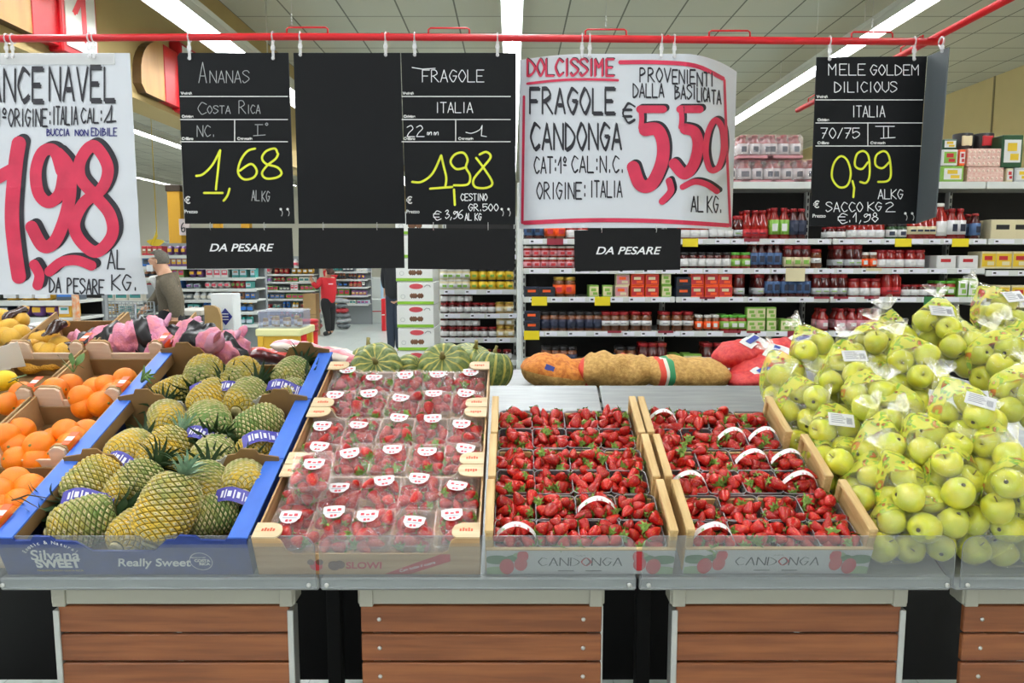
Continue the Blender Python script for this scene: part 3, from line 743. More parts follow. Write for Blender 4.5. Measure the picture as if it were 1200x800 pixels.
# ------------------------------------------------------------------ pineapples
def pine_face_mat():
    m, N, L, b = new_mat('pineapple_scale')
    tc = N.new('ShaderNodeTexCoord'); sx = N.new('ShaderNodeSeparateXYZ'); L.new(tc.outputs['Object'], sx.inputs[0])
    n = N.new('ShaderNodeTexNoise'); n.inputs['Scale'].default_value = 24; L.new(tc.outputs['Object'], n.inputs['Vector'])
    oi = N.new('ShaderNodeObjectInfo')
    a1 = N.new('ShaderNodeMath'); a1.operation = 'MULTIPLY_ADD'; a1.inputs[1].default_value = -3.4; a1.inputs[2].default_value = .30; L.new(sx.outputs['Z'], a1.inputs[0])
    a2 = N.new('ShaderNodeMath'); a2.operation = 'MULTIPLY_ADD'; a2.inputs[1].default_value = .9; L.new(n.outputs[0], a2.inputs[0]); L.new(a1.outputs[0], a2.inputs[2])
    a3 = N.new('ShaderNodeMath'); a3.operation = 'MULTIPLY_ADD'; a3.inputs[1].default_value = .5; L.new(oi.outputs['Random'], a3.inputs[0]); L.new(a2.outputs[0], a3.inputs[2])
    cr = N.new('ShaderNodeValToRGB'); e = cr.color_ramp.elements
    e[0].position = .35; e[0].color = lin('#71924a'); e[1].position = 1.0; e[1].color = lin('#d8b640'); x = cr.color_ramp.elements.new(.68); x.color = lin('#a3a660')
    L.new(a3.outputs[0], cr.inputs[0]); L.new(cr.outputs[0], b.inputs['Base Color']); b.inputs['Roughness'].default_value = .5
    return m
PF = [mat('pineapple_groove', '#5d5c30', .8), pine_face_mat(), mat('pineapple_tip', '#d6c79c', .7, nz=1, col2='#aaa266', sc=60), mat('pineapple_spine', '#7a5a3c', .8)]
LP, RP = .158, .059
def pine_mb(sd):
    m = MB(); nr, nc = 24, 13
    def pr(t): return RP * max(.0, 1 - abs(2 * t - 1.02) ** 3.0) ** .42 * (1 + .05 * (0.5 - t))
    def pt(i, k, q):
        t = min(max(i / nr, 0.02), .985); a = 2 * pi * k / nc + sd
        r = max(pr(t), .012) + q
        return (r * math.cos(a), r * math.sin(a), LP * t)
    for i in range(0, nr + 1):
        for k in range(nc):
            c = k + .5 * (i % 2)
            K = [(i, c - .5), (i - 1, c), (i, c + .5), (i + 1, c)]
            outer = [pt(a, b_, -.0022) for a, b_ in K]
            inn = [pt(i + (a - i) * .90, c + (b_ - c) * .90, .0020) for a, b_ in K]
            core = [pt(i + (a - i) * .58 - .05, c + (b_ - c) * .58, .0050) for a, b_ in K]
            tip = [pt(i + (a - i) * .16 + .05, c + (b_ - c) * .13, .0068) for a, b_ in K]
            vs = outer + inn + core + tip
            m.add(vs, [(j, (j + 1) % 4, 4 + (j + 1) % 4, 4 + j) for j in range(4)] + [(4 + j, 4 + (j + 1) % 4, 8 + (j + 1) % 4, 8 + j) for j in range(4)] + [(8 + j, 8 + (j + 1) % 4, 12 + (j + 1) % 4, 12 + j) for j in range(4)] + [(12, 13, 14, 15)], [0] * 4 + [1] * 4 + [2 if (i * 7 + k * 3) % 5 else 1] * 4 + [3], False)
    m.lathe([(.02, -.001), (.0165, -.006), (.014, -.007), (.001, -.0075)], 12, 2, True); m.lathe([(RP * .62, LP * .97), (.001, LP * 1.0)], 12, 0)
    return m
PME = [pine_mb(k * .4).mesh('pineapple', PF) for k in range(2)]
def crown_mesh(kind):
    m = MB(); r = random.Random(kind); n = 34
    for k in range(n):
        a = k * 2.39996; t = k / n
        Lf = (.045 + .075 * math.sin(pi * (.2 + .75 * t))) * (.8 + .3 * r.random()); lean = 1.25 * (1 - t) ** 1.1 + .12
        w = .0095 * (1.15 - .4 * t); z0 = LP * .985 + .02 * t; r0 = .018 * (1 - t) + .003
        rows = 5; vs = []
        for i in range(rows + 1):
            q = i / rows; ln = lean + q * q * .55
            R_ = r0 + Lf * q * math.sin(ln * .85); Z = z0 + Lf * q * math.cos(ln * .75)
            ww = w * (1 - q ** 1.6) + .0004
            for s_ in (-1, 0, 1):
                Zo = Z + (.003 if s_ else 0) * (1 - q)
                vs.append((math.cos(a) * R_ - math.sin(a) * ww * s_, math.sin(a) * R_ + math.cos(a) * ww * s_, Zo))
        m.add(vs, [(i * 3 + j, i * 3 + j + 1, i * 3 + j + 4, i * 3 + j + 3) for i in range(rows) for j in range(2)], 0, True)
    return m.mesh('crown', [mat('crown_dark', '#2f4a26', .5, nz=.4, sc=60), mat('crown_pale', '#8fb292', .55, nz=.3, sc=60)][kind % 2])
CROWN = [crown_mesh(k) for k in range(2)]
TAGP = mat('tag_purple', '#4b46a4', .35); 
def tag_mesh():
    m = MB(); n = 10
    def f(t, w): return (.12 * (t - .5), (w - .5) * .036 + .006 * math.sin(t * 5), .010 * math.sin(t * pi * 1.6))
    m.grid(n, 3, f)
    for (a, b_, y0, y1) in ((.14, .19, .25, .75), (.22, .25, .2, .8), (.28, .36, .3, .7), (.40, .43, .2, .8), (.47, .53, .3, .72), (.58, .60, .2, .8), (.63, .70, .25, .6), (.76, .78, .1, .9), (.8, .82, .1, .9)):
        q = [f(a, y0), f(b_, y0), f(b_, y1), f(a, y1)]; m.add([(x, y, z + .0012) for x, y, z in q], [(0, 1, 2, 3)], 1)
    return m.mesh('collar_tag', [TAGP, mat('tag_white', '#e9e9f2', .5)])
TAGM = tag_mesh()
# px, py, height over bed, direction of the crown (x, s, h), crown kind or None, tag?, size, where
PINES = [
    (108, 566, .085, (-.45, -.85, -.2), 0, 1, 1.05, 'front crate, upper left with purple tag below it'), (158, 572, .08, (.35, .9, .25), None, 0, 1.05, 'front crate, behind the biggest one'),
    (196, 596, .135, (.28, .75, .6), 1, 0, 1.16, 'front crate, largest one with cut base in front and pale crown'), (240, 572, .085, (-.2, .95, .1), None, 0, 1.0, 'front crate, right of the pale crown'),
    (286, 566, .08, (-.3, .9, -.2), None, 1, 1.0, 'front crate, against the right wall'), (98, 612, .07, (.95, .5, .1), 0, 0, 1.05, 'front crate, low at left by the dark crown'),
    (160, 622, .05, (.2, .9, -.1), None, 0, .95, 'front crate, low in the middle under the largest'), (246, 604, .06, (.8, .5, -.15), None, 0, .92, 'front crate, low at right by the notch'),
    (152, 528, .075, (.1, 1, -.2), None, 1, .95, 'middle crate, front left with tag above'), (193, 531, .085, (.25, .95, .3), 1, 0, 1.05, 'middle crate, front centre with pale crown up'), (249, 536, .075, (-.1, 1, -.2), None, 0, 1.0, 'middle crate, front right of centre'),
    (196, 492, .08, (-.5, .85, 0), None, 0, .92, 'middle crate, back left'), (245, 497, .09, (.4, -.8, .0), None, 1, 1.08, 'middle crate, large yellowish one in the centre'), (303, 499, .085, (-.6, -.6, -.1), 0, 1, 1.0, 'middle crate, right side with dark crown and tag'),
    (302, 527, .06, (.5, .8, -.2), None, 0, .85, 'middle crate, low in the right front corner'),
    (239, 441, .09, (.1, -1, -.15), None, 1, 1.05, 'rear crate, top left'), (282, 442, .09, (-.1, -1, -.1), None, 1, 1.0, 'rear crate, top centre'), (202, 462, .075, (.8, .6, .2), None, 0, .9, 'rear crate, small one at left wall'),
    (246, 468, .085, (.2, .95, 0), None, 0, 1.0, 'rear crate, front left'), (289, 467, .085, (.1, 1, 0), None, 0, 1.0, 'rear crate, front centre, yellowish'), (341, 440, .085, (.2, 1, 0), None, 1, .95, 'rear crate, back right with striped tag'), (340, 463, .07, (.3, .9, -.1), 0, 0, .85, 'rear crate, front right corner'),
]
for i, (px, py, h, d, ck, tg, sz, wh) in enumerate(PINES):
    x, s = INV(px, py, h)
    dv = Vector(d).normalized(); c_ = Vector((x, s, h)) - dv * LP * sz * .5
    M = MS @ T(c_) @ aim(dv, RD.uniform(0, 6)) @ S(sz)
    o = link('pineapple', PME[i % 2], None, M); tag(o, 'pineapple in the ' + wh, 'pineapple', 'pineapples in the blue crates')
    link('crown', CROWN[ck if ck is not None else 0], o, (T(0, 0, LP * .42) @ S(.58) if ck else T(0, 0, 0)) if ck is not None else T(0, 0, LP * .35) @ S(.75, .75, .65))
    if tg:
        xt, st = INV(px + (8 if i % 2 else -6), py + (16 if py > 540 else 13), h + .035)
        tm_ = M.inverted() @ (MS @ T(xt, st, h + .032) @ Rz(RD.uniform(-.4, .5)) @ Rx(.5) @ S(1.1))
        link('collar_tag', TAGM, o, tm_)
# ------------------------------------------------------------------ oranges, lemons
ORM = mat('orange_skin', '#f58a07', .38, nz=1, col2='#f0780a', sc=14, bump=.25, bsc=420)
def sph(r, n=20, k=12, fz=1.0, wob=None):
    return MB().lathe([(max(.0004, r * math.sin(pi * i / k)), -r * fz * math.cos(pi * i / k)) for i in range(k + 1)], n, 0, True, wob=wob)
OME = sph(.043, 24, 14, .97).mesh('orange', ORM)
NAV = MB().lathe([(.0042, .0), (.0045, .0012), (.002, .002), (.0005, .0018)], 7).mesh('stem_end', mat('stem_green', '#7b7a3c', .7))
ORANGES = [(146, 438, .125), (123, 447, .11), (93, 459, .12), (110, 451, .10), (131, 457, .10), (117, 467, .105), (157, 452, .10), (161, 460, .09), (140, 466, .08), (98, 470, .09),
    (24, 455, .11), (46, 460, .10), (62, 451, .115), (8, 467, .10), (80, 447, .09), (33, 466, .09), (60, 463, .085), (20, 470, .08),
    (44, 516, .12), (75, 500, .125), (107, 508, .11), (86, 515, .105), (17, 532, .10), (42, 533, .09), (124, 501, .09), (66, 528, .085), (96, 526, .08), (118, 518, .075), (62, 511, .10),
    (3, 506, .11), (22, 499, .09), (-14, 512, .11), (14, 518, .08),
    (15, 557, .12), (-4, 572, .12), (35, 567, .105), (20, 583, .10), (36, 602, .085), (4, 602, .10), (-2, 587, .10), (52, 586, .075), (18, 612, .075), (48, 574, .07)]
def ocrate(px, py):
    x, s = INV(px, py, .1)
    ci = 'column next to the pineapples' if x > -1.573 else 'column at the left edge'
    return f"{['front','middle','rear'][min(2, max(0, int((s - .02) / .33)))]} crate, {ci}"
ocnt = {}
for px, py, h in ORANGES:
    x, s = INV(px, py, h); x = min(x, -1.338)
    lab = 'loose navel orange in the wooden ' + ocrate(px, py)
    d = Vector((RD.gauss(0, 1), -abs(RD.gauss(.3, .8)), RD.gauss(.5, .6)))
    k = RD.uniform(.92, 1.06)
    o = link('orange', OME, None, MS @ T(x, s, h - .02) @ aim(d) @ S(k)); tag(o, lab, 'orange', lab.replace('loose navel orange', 'oranges'))
    link('stem_end', NAV, o, T(0, 0, .0408))
# twigs with leaves among the oranges
LEAF = mat('leaf_green', '#567a34', .45, nz=.3, sc=50)
for (px, py, lab, n, ln) in ((166, 447, 'green stalk tips lying at the rear right of the oranges', 5, .05), (86, 436, 'leafy green twig leaning on the rear orange crate post', 3, .06), (10, 448, 'dark green leaf standing by the left orange crate', 1, .09), (14, 586, 'dry dark stalk lying on the front oranges', 2, .10)):
    x, s = INV(px, py, .14); mb = MB(MS @ T(x, s, .14))
    for k in range(n):
        a = .5 * k - .6 if n != 3 else 1.2 + .6 * k; mb.tube([(0, 0, 0), (math.cos(a) * ln * .5, math.sin(a) * ln * .3, .02), (math.cos(a) * ln, math.sin(a) * ln * .5, .012 * k)], [.005, .006, .002] if n == 5 else [.002, .002, .001], 6)
        if n in (1, 3):
            mb.grid(4, 2, lambda u, v, a=a: (math.cos(a) * ln * (.3 + u) - math.sin(a) * (v - .5) * .04 * math.sin(pi * u * .95 + .05), math.sin(a) * ln * (.3 + u) * .6 + (v - .5) * .03 * math.sin(pi * u), .02 + .03 * u))
    o = obj('stalk', mb, LEAF if n != 2 else mat('dry_stalk', '#4c3d22', .8)); tag(o, lab, 'stalk')
# ------------------------------------------------------------------ lumpy bags
def pillow(L_, W, H, sd=0, lump=.1, nu=22, nv=18, pinch=.35, mfun=None, lf=18.):
    r = random.Random(sd); off = Vector((r.uniform(0, 9), r.uniform(0, 9), r.uniform(0, 9)))
    m = MB(); vs = []; fs = []; ms = []
    for i in range(nu + 1):
        u = i / nu; e = max(.02, (1 - abs(2 * u - 1) ** 3.5)) ** .55
        e = pinch * min(1, e * 1.0) + (1 - pinch) * e
        if i in (0, nu): e *= .25
        for j in range(nv):
            a = 2 * pi * j / nv
            p = Vector(((u - .5) * L_, math.cos(a) * W / 2 * (e * .75 + .25), math.sin(a) * H / 2 * e))
            q = noise.noise(p * lf + off); q2 = noise.noise(p * lf * 2.7 + off)
            p += Vector((0, math.cos(a), math.sin(a))) * (lump * H * (q + .45 * q2) * e)
            vs.append(p)
    for i in range(nu):
        for j in range(nv):
            fs.append((i * nv + j, i * nv + (j + 1) % nv, (i + 1) * nv + (j + 1) % nv, (i + 1) * nv + j)); ms.append(mfun(i / nu, j / nv) if mfun else 0)
    fs.append(list(range(nv))[::-1]); fs.append([nu * nv + k for k in range(nv)]); ms += [ms[0], ms[-1]]
    return m.add(vs, fs, ms, True)
# squash behind the wrapped packs
def squash_mesh(sd, ry):
    m = MB(); n, k = 96, 18; R_ = .10; vs = []; fs = []; ms = []; rr = random.Random(sd)
    for i in range(k + 1):
        t = i / k
        for j in range(n):
            a = 2 * pi * j / n; rib = abs(math.sin(a * 6)) ** .5
            r = R_ * math.sin(pi * t) ** .8 * (1 - .07 * (1 - rib)) + .0005; z = -R_ * ry * math.cos(pi * t) * (1 - .12 * (math.sin(pi * t) < .35) * 1)
            vs.append((r * math.cos(a), r * math.sin(a), z))
    jit = [rr.random() for _ in range(n)]
    for i in range(k):
        for j in range(n):
            fs.append((i * n + j, i * n + (j + 1) % n, (i + 1) * n + (j + 1) % n, (i + 1) * n + j))
            ph = (j + .5) % 8; ms.append(1 if (ph < 1.2 or ph > 6.9) else (2 if jit[j] > .72 else 0))
    m.add(vs, fs, ms, True)
    return m.mesh('squash', [mat('squash_green', '#3f5a26', .5, nz=1, col2='#768440', sc=55), mat('squash_yellow', '#c7b752', .5, nz=1, col2='#9b9a4a', sc=40), mat('squash_pale', '#7f8c44', .5, nz=1, col2='#4d642d', sc=70)])
SQ = [squash_mesh(1, .74), squash_mesh(2, .95)]
SQST = MB().tube([(0, 0, 0), (.002, 0, .02), (.008, 0, .035)], [.012, .007, .008], 7).mesh('stem', mat('squash_stem', '#9a8f5a', .8))
for (px, py, Y, r, v, d, lab) in ((441, 424, 2.82, .094, 0, (.1, -.8, .6), 'striped green squash at the left end, in front of another'), (437, 412, 3.05, .096, 0, (-.3, .2, 1), 'striped green squash at the left end, behind another'), (481, 419, 2.92, .068, 0, (.9, -.3, .5), 'smallest striped squash, second from left behind the wrapped packs'),
                                (521, 418, 2.86, .098, 0, (-.05, -.75, .75), 'wide striped squash in the middle with its star of yellow ribs facing out'), (552, 413, 3.06, .092, 0, (.3, -.2, 1), 'striped squash at the back between the wide one and the dark one'), (577, 431, 2.86, .074, 1, (.15, .1, 1), 'dark green rounder squash at the right end beside the grey back plate')):
    p = P(px, py, Y); ry = (.74, .95)[v]
    o = link('squash', SQ[v], None, T(p.x, Y, 1.152 + r * (.84 if v == 0 else 1.02)) @ aim(d, RD.uniform(0, 6)) @ S(r * 1.1 / .10)); tag(o, lab, 'squash', 'striped squashes behind the wrapped strawberries')
    link('stem', SQST, o, T(0, 0, .1 * ry * .86))
# sacks
JUTE = mat('jute_net', '#dab066', .8, nz=1, col2='#b98b48', sc=70, bump=.5, bsc=260); SRED = mat('net_red', '#d8452f', .7, bump=.4, bsc=260, sc=60); SORA = mat('net_orange', '#e8963c', .7, nz=1, col2='#c56a20', sc=60, bump=.4, bsc=260); SGRN = mat('net_green', '#2f8a58', .7); SWHT = mat('net_white', '#e3dccb', .7)
BLUEP = mat('blue_print', '#3c4a9a', .5)
def sack(name, lab, cat, px, py, Y, L_, W, H, M2, mats, mf, sd, lump=.10, group=None, lf=18, z=None):
    p = P(px, py, Y); 
    o = obj(name, pillow(L_, W, H, sd, lump, 34, 22, .4, mf, lf), mats, None, T(p.x, p.y, p.z if z is None else z) @ M2); return tag(o, lab, cat, group)
o = sack('potato_sack', 'brown net sack with an orange net end and blue labels, left of the jute sacks', 'sack', 655, 437, 2.95, .31, .24, .135, Ry(.16) @ Rz(.1), [SORA, JUTE, SRED], lambda u, v: (0 if v < .5 else 1) if u < .78 else (2 if u < .84 else 0), 3, .13)
for k, (dx, dz) in enumerate(((-.06, .03), (.0, .012))):
    obj('blue_label', MB().box(-.018, .018, -.001, .001, -.011, .011), BLUEP, o, T(dx, -.112 + .004 * k, dz) @ Rx(-.35) @ Ry(.25))
sack('potato_sack', 'jute net sack with wavy red edges in the middle of the sacks', 'sack', 722, 434, 2.92, .31, .26, .14, Rz(-.12) @ Ry(.03), [JUTE, SRED], lambda u, v: 1 if (.10 < v < .155 or u < .07 and v < .6) else 0, 5, .17)
sack('potato_sack', 'jute net sack with red, white and green stripe, right of the sacks', 'sack', 802, 437, 2.9, .36, .25, .13, Rz(.08) @ Ry(.06), [JUTE, SRED, SWHT, SGRN], lambda u, v: 1 if .13 < u < .18 else 2 if .18 <= u < .23 else 3 if .23 <= u < .275 else (1 if .93 < u else 0), 8, .13)
NETR = mat('onion_net', '#c2212d', .55, nz=1, col2='#d8483f', sc=60, bump=.4, bsc=200)
for (px, py, Y, L_, H, a, lab) in ((868, 413, 3.0, .22, .10, .3, 'red net bag with blue and white label, highest of the red bags'), (893, 425, 2.93, .26, .09, .45, 'red net bag lying across the others beside the apples'), (880, 442, 2.86, .20, .06, .2, 'lowest red net bag, blue label against the back plate'), (925, 408, 3.05, .20, .09, .1, 'red net bag half hidden behind the apple bags')):
    o = sack('onion_bag', lab, 'net bag', px, py, Y, L_, .2, H, Rz(a) @ Ry(-a * .8), [NETR, WHT, BLUEP], lambda u, v: (1 if .1 < v < .45 else 0) if .72 < u < .9 else (2 if .76 < u < .80 and v < .5 else 0), int(px), .12, 'red net bags beside the apples', 25)
    obj('bag_label', MB().grid(5, 4, lambda u, v: ((u - .5) * .09, (v - .5) * .06, .006 * math.sin(u * 6))).box(-.03, .03, -.012, .012, .007, .008, 1), [WHT, BLUEP], o, T(.03, -.05, H * .47) @ Rx(.5) @ Rz(.3))
# pink net bags, left
PINK = mat('pink_net', '#e58b93', .45, nz=1, col2='#cf7fa0', sc=30, bump=.4, bsc=120); PINK2 = mat('pink_bag_light', '#d99bb8', .4, nz=.3, sc=30); BLK = mat('black_label', '#161417', .35, nz=.3, sc=40)
for i, (px, py, s_h, L_, a, lab) in enumerate(((101, 404, .05, .13, .2, 'pink net bag farthest left, next to the yellow net bags'), (132, 399, .08, .16, -.5, 'pink net bag with broad black label, second from left'), (165, 391, .12, .17, .5, 'pink net bag on top of the heap with black label'), (176, 406, .07, .15, -.3, 'pink net bag low in the heap, in front with black label'), (205, 399, .08, .16, 1.0, 'pink net bag in the middle of the heap leaning left'), (233, 397, .13, .18, -.5, 'biggest bright pink net bag, topmost on the right'), (246, 410, .07, .15, .6, 'pink net bag under the biggest one'), (268, 410, .06, .13, 1.2, 'pink net bag standing at the right end of the heap'))):
    x, s = INV(px, py, s_h)
    o = obj('pink_net_bag', pillow(L_ * 1.15, .13, .10, i + 20, .34, 24, 18, .3, (lambda u, v: 1 if .38 < u < .66 and i % 4 != 1 or (i % 4 == 1 and .3 < u < .75) else (2 if u > .85 else 0)), 22), [PINK, BLK, PINK2], None, MS @ T(x, s, s_h) @ Rz(a) @ Rx(.3)); tag(o, lab, 'net bag', 'pink net bags behind the oranges')
    obj('bag_tail', pillow(.10, .045, .012, i + 40, .5, 8, 8, .4), PINK if i % 2 else PINK2, o, T(L_ * .55, .01, .02) @ Ry(-.6 - .2 * (i % 3)))
# yellow net bags, far left
YEL = mat('mustard_skin', '#d9a62b', .5, nz=.15, sc=30, bump=.3, bsc=300); YNET = mat('mustard_net', '#c9921f', .55, bump=.6, bsc=200, sc=50); BRL = mat('brown_label', '#3a2018', .25, nz=.4, sc=30)
YME = sph(.036, 18, 10, 1.15).mesh('yellow_fruit', YEL)
for bi, (pts, bx, lab) in enumerate((([(2, 372), (10, 384), (23, 375), (3, 394), (24, 391), (14, 396), (-12, 385)], (12, 400), 'mustard yellow net bag at the left edge, higher one'), ([(42, 400), (58, 396), (57, 413), (70, 404), (76, 412), (48, 412)], (58, 420), 'mustard yellow net bag next to the pink bags, lower one'))):
    for px, py in pts:
        x, s = INV(px, py, .11 if bi == 0 else .075)
        o = link('yellow_fruit', YME, None, MS @ T(x, s, .11 if bi == 0 else .075) @ aim((RD.gauss(0, 1), RD.gauss(0, 1), .2))); tag(o, 'round yellow fruit inside the ' + lab, 'fruit', 'yellow fruit in the ' + ['higher', 'lower'][bi] + ' net bag')
    x, s = INV(*bx, .05)
    o = obj('yellow_net_bag', pillow(.22, .14, .05, 60 + bi, .3, 16, 12), YNET, None, MS @ T(x, s, .04) @ Rz(.2)); tag(o, lab, 'net bag', 'yellow net bags')
    for (dx, dy, dz, a) in ((-.10, .03, .06, .4), (.10, -.02, .05, -.6), (.02, .07, .10, 1.2)):
        obj('brown_wrapper', pillow(.13, .05, .03, 70 + bi + int(dx * 100), .7, 10, 8, .3, lambda u, v: 1 if u > .75 else 0), [BRL, YNET], o, T(dx, dy, dz) @ Rz(a))
x, s = INV(2, 440, .12)
o = link('lemon', sph(.036, 18, 10, 1.25).mesh('lemon', mat('lemon_skin', '#f0cf1e', .4, bump=.2, bsc=300)), None, MS @ T(x, s, .1) @ aim((1, .2, .1))); tag(o, 'bright yellow lemon at the left edge of the display', 'lemon'); obj('stem_end', MB().lathe([(.005, 0), (.002, .006), (.0005, .007)], 7), mat('stem_green', '#7b7a3c'), o, T(0, 0, .044))
x, s = INV(8, 420, .12)
o = obj('price_card', MB().prism([(-.11, 0), (.05, 0), (.05, .10), (-.11, .07)], lambda u, v, q: (u, q, v), 0, .002), WHT, None, MS @ T(x, s, .08) @ Rz(.3)); tag(o, 'blank white card behind the lemon', 'card'); o2 = obj('card_foot', MB().box(-.05, .0, -.002, .02, -.004, .0), WHT, o)
# bags behind the pineapples
for i, (px, py, a, cols, lab) in enumerate(((350, 408, .1, 0, 'white and pink plastic bag lying behind the pineapple crates'), (392, 416, -.35, 0, 'white plastic bag with pink stripe by the squash'), (318, 417, .1, 1, 'dark red plastic bag behind the rear pineapples'), (292, 421, .3, 2, 'pale blue plastic bag behind the rear pineapples'))):
    m3 = [[mat('bag_cream', '#e6d9cb', .3), mat('bag_pink', '#e0818c', .3)], [mat('bag_maroon', '#5a1d1f', .3), mat('bag_red', '#c0392f', .3)], [mat('bag_blue', '#a8b8d8', .3), mat('bag_maroon', '#5a1d1f')]][cols]
    o = sack('snack_bag', lab, 'bag', px, py, 2.95 + .05 * i, .22, .14, .055, Rz(a) @ Ry(.15), m3, lambda u, v: 1 if .22 < v < .36 or u > .9 else 0, i + 90, .2, None, 18)
    obj('sealed_edge', MB().grid(10, 2, lambda u, v: (v * .02, (u - .5) * .12, .004 * math.sin(u * 20))), m3[1], o, T(.10, 0, 0))
# ------------------------------------------------------------------ bagged golden apples
def apple_mat():
    return mat('golden_apple_skin', '#dcd53a', .3, nz=1, col2='#c2cc40', sc=16, rnd=.10, spec=.6)
APM = apple_mat()
AP = MB().lathe([(.002, -.027), (.010, -.0335), (.018, -.0345), (.027, -.028), (.0345, -.014), (.0385, .004), (.037, .019), (.030, .030), (.019, .0345), (.010, .032), (.004, .025), (.001, .022)], 20, 0, True, wob=lambda a, z: 1 + .02 * math.cos(5 * a) + .015 * math.sin(2 * a)).mesh('apple', APM)
STEM = MB().tube([(0, 0, .022), (.001, 0, .032), (.004, 0, .041)], [.0014, .0013, .0018], 5).mesh('stem', mat('apple_stem', '#5a4526', .8))
EYE = MB().lathe([(.0055, -.031), (.004, -.0335), (.001, -.032)], 7).mesh('blossom_end', mat('apple_eye', '#4a4528', .9))
def bag_film():
    m, N, L, b = new_mat('apple_bag_film'); N.remove(b)
    base = film('apple_film_clear', '#fdfdfb', .05, .15, .10)
    tc = N.new('ShaderNodeTexCoord'); tr = N.new('ShaderNodeBsdfTransparent'); tr.inputs[0].default_value = lin('#fbfbf6')
    df = N.new('ShaderNodeBsdfDiffuse'); df.inputs[0].default_value = lin('#f4f4ee'); gl = N.new('ShaderNodeBsdfGlossy'); gl.inputs[1].default_value = .14
    pr = N.new('ShaderNodeBsdfDiffuse')
    n = N.new('ShaderNodeTexNoise'); n.inputs['Scale'].default_value = 26; n.inputs['Detail'].default_value = 1.5; n.inputs['Distortion'].default_value = .8; L.new(tc.outputs['Object'], n.inputs['Vector'])
    cr = N.new('ShaderNodeValToRGB'); cr.color_ramp.interpolation = 'CONSTANT'; e = cr.color_ramp.elements
    e[0].position = 0; e[0].color = lin('#c9312a'); e[1].position = .37; e[1].color = lin('#8cc63a')
    for p_, c_ in ((.43, '#dfe04e'), (.57, '#a8cf48'), (.62, '#cc4a34')):
        x = e.new(p_); x.color = lin(c_)
    L.new(n.outputs[0], cr.inputs[0]); L.new(cr.outputs[0], pr.inputs[0])
    # the printed band sits on one shoulder of the bag (object space)
    sx = N.new('ShaderNodeSeparateXYZ'); L.new(tc.outputs['Object'], sx.inputs[0])
    n2 = N.new('ShaderNodeTexNoise'); n2.inputs['Scale'].default_value = 9; L.new(tc.outputs['Object'], n2.inputs['Vector'])
    ad = N.new('ShaderNodeMath'); ad.operation = 'MULTIPLY_ADD'; ad.inputs[1].default_value = .10; L.new(n2.outputs[0], ad.inputs[0]); L.new(sx.outputs['Y'], ad.inputs[2])
    r = N.new('ShaderNodeMapRange'); r.inputs[1].default_value = .050; r.inputs[2].default_value = .056; r.inputs[4].default_value = .55; L.new(ad.outputs[0], r.inputs[0])
    r2 = N.new('ShaderNodeMapRange'); r2.inputs[1].default_value = .125; r2.inputs[2].default_value = .13; r2.inputs[3].default_value = 1; r2.inputs[4].default_value = 0; L.new(ad.outputs[0], r2.inputs[0])
    mu = N.new('ShaderNodeMath'); mu.operation = 'MULTIPLY'; L.new(r.outputs[0], mu.inputs[0]); L.new(r2.outputs[0], mu.inputs[1])
    m0 = N.new('ShaderNodeMixShader'); m0.inputs[0].default_value = .03; L.new(tr.outputs[0], m0.inputs[1]); L.new(df.outputs[0], m0.inputs[2])
    m1 = N.new('ShaderNodeMixShader'); L.new(mu.outputs[0], m1.inputs[0]); L.new(m0.outputs[0], m1.inputs[1]); L.new(pr.outputs[0], m1.inputs[2])
    wv = N.new('ShaderNodeTexNoise'); wv.inputs['Scale'].default_value = 34; wv.inputs['Detail'].default_value = 2; wv.inputs['Distortion'].default_value = 2.0; L.new(tc.outputs['Object'], wv.inputs['Vector'])
    bp = N.new('ShaderNodeBump'); bp.inputs['Strength'].default_value = .5; bp.inputs['Distance'].default_value = .02; L.new(wv.outputs[0], bp.inputs['Height'])
    lw = N.new('ShaderNodeLayerWeight'); lw.inputs[0].default_value = .25; L.new(bp.outputs[0], lw.inputs['Normal']); L.new(bp.outputs[0], gl.inputs['Normal'])
    mr = N.new('ShaderNodeMapRange'); mr.inputs[3].default_value = .05; mr.inputs[4].default_value = .33; L.new(lw.outputs['Fresnel'], mr.inputs[0])
    m2 = N.new('ShaderNodeAddShader'); L.new(mr.outputs[0], gl.inputs[0]); L.new(m1.outputs[0], m2.inputs[0]); L.new(gl.outputs[0], m2.inputs[1]); L.new(m2.outputs[0], N['Material Output'].inputs[0])
    return m
BAGF = bag_film(); TAILF = film('bag_tail_film', '#f7f7f5', .10, .2, .1, wrinkle=.6, wsc=50)
STKW = mat('bag_sticker', '#d9d9d6', .35); STKP = mat('sticker_ink', '#77797d', .6)
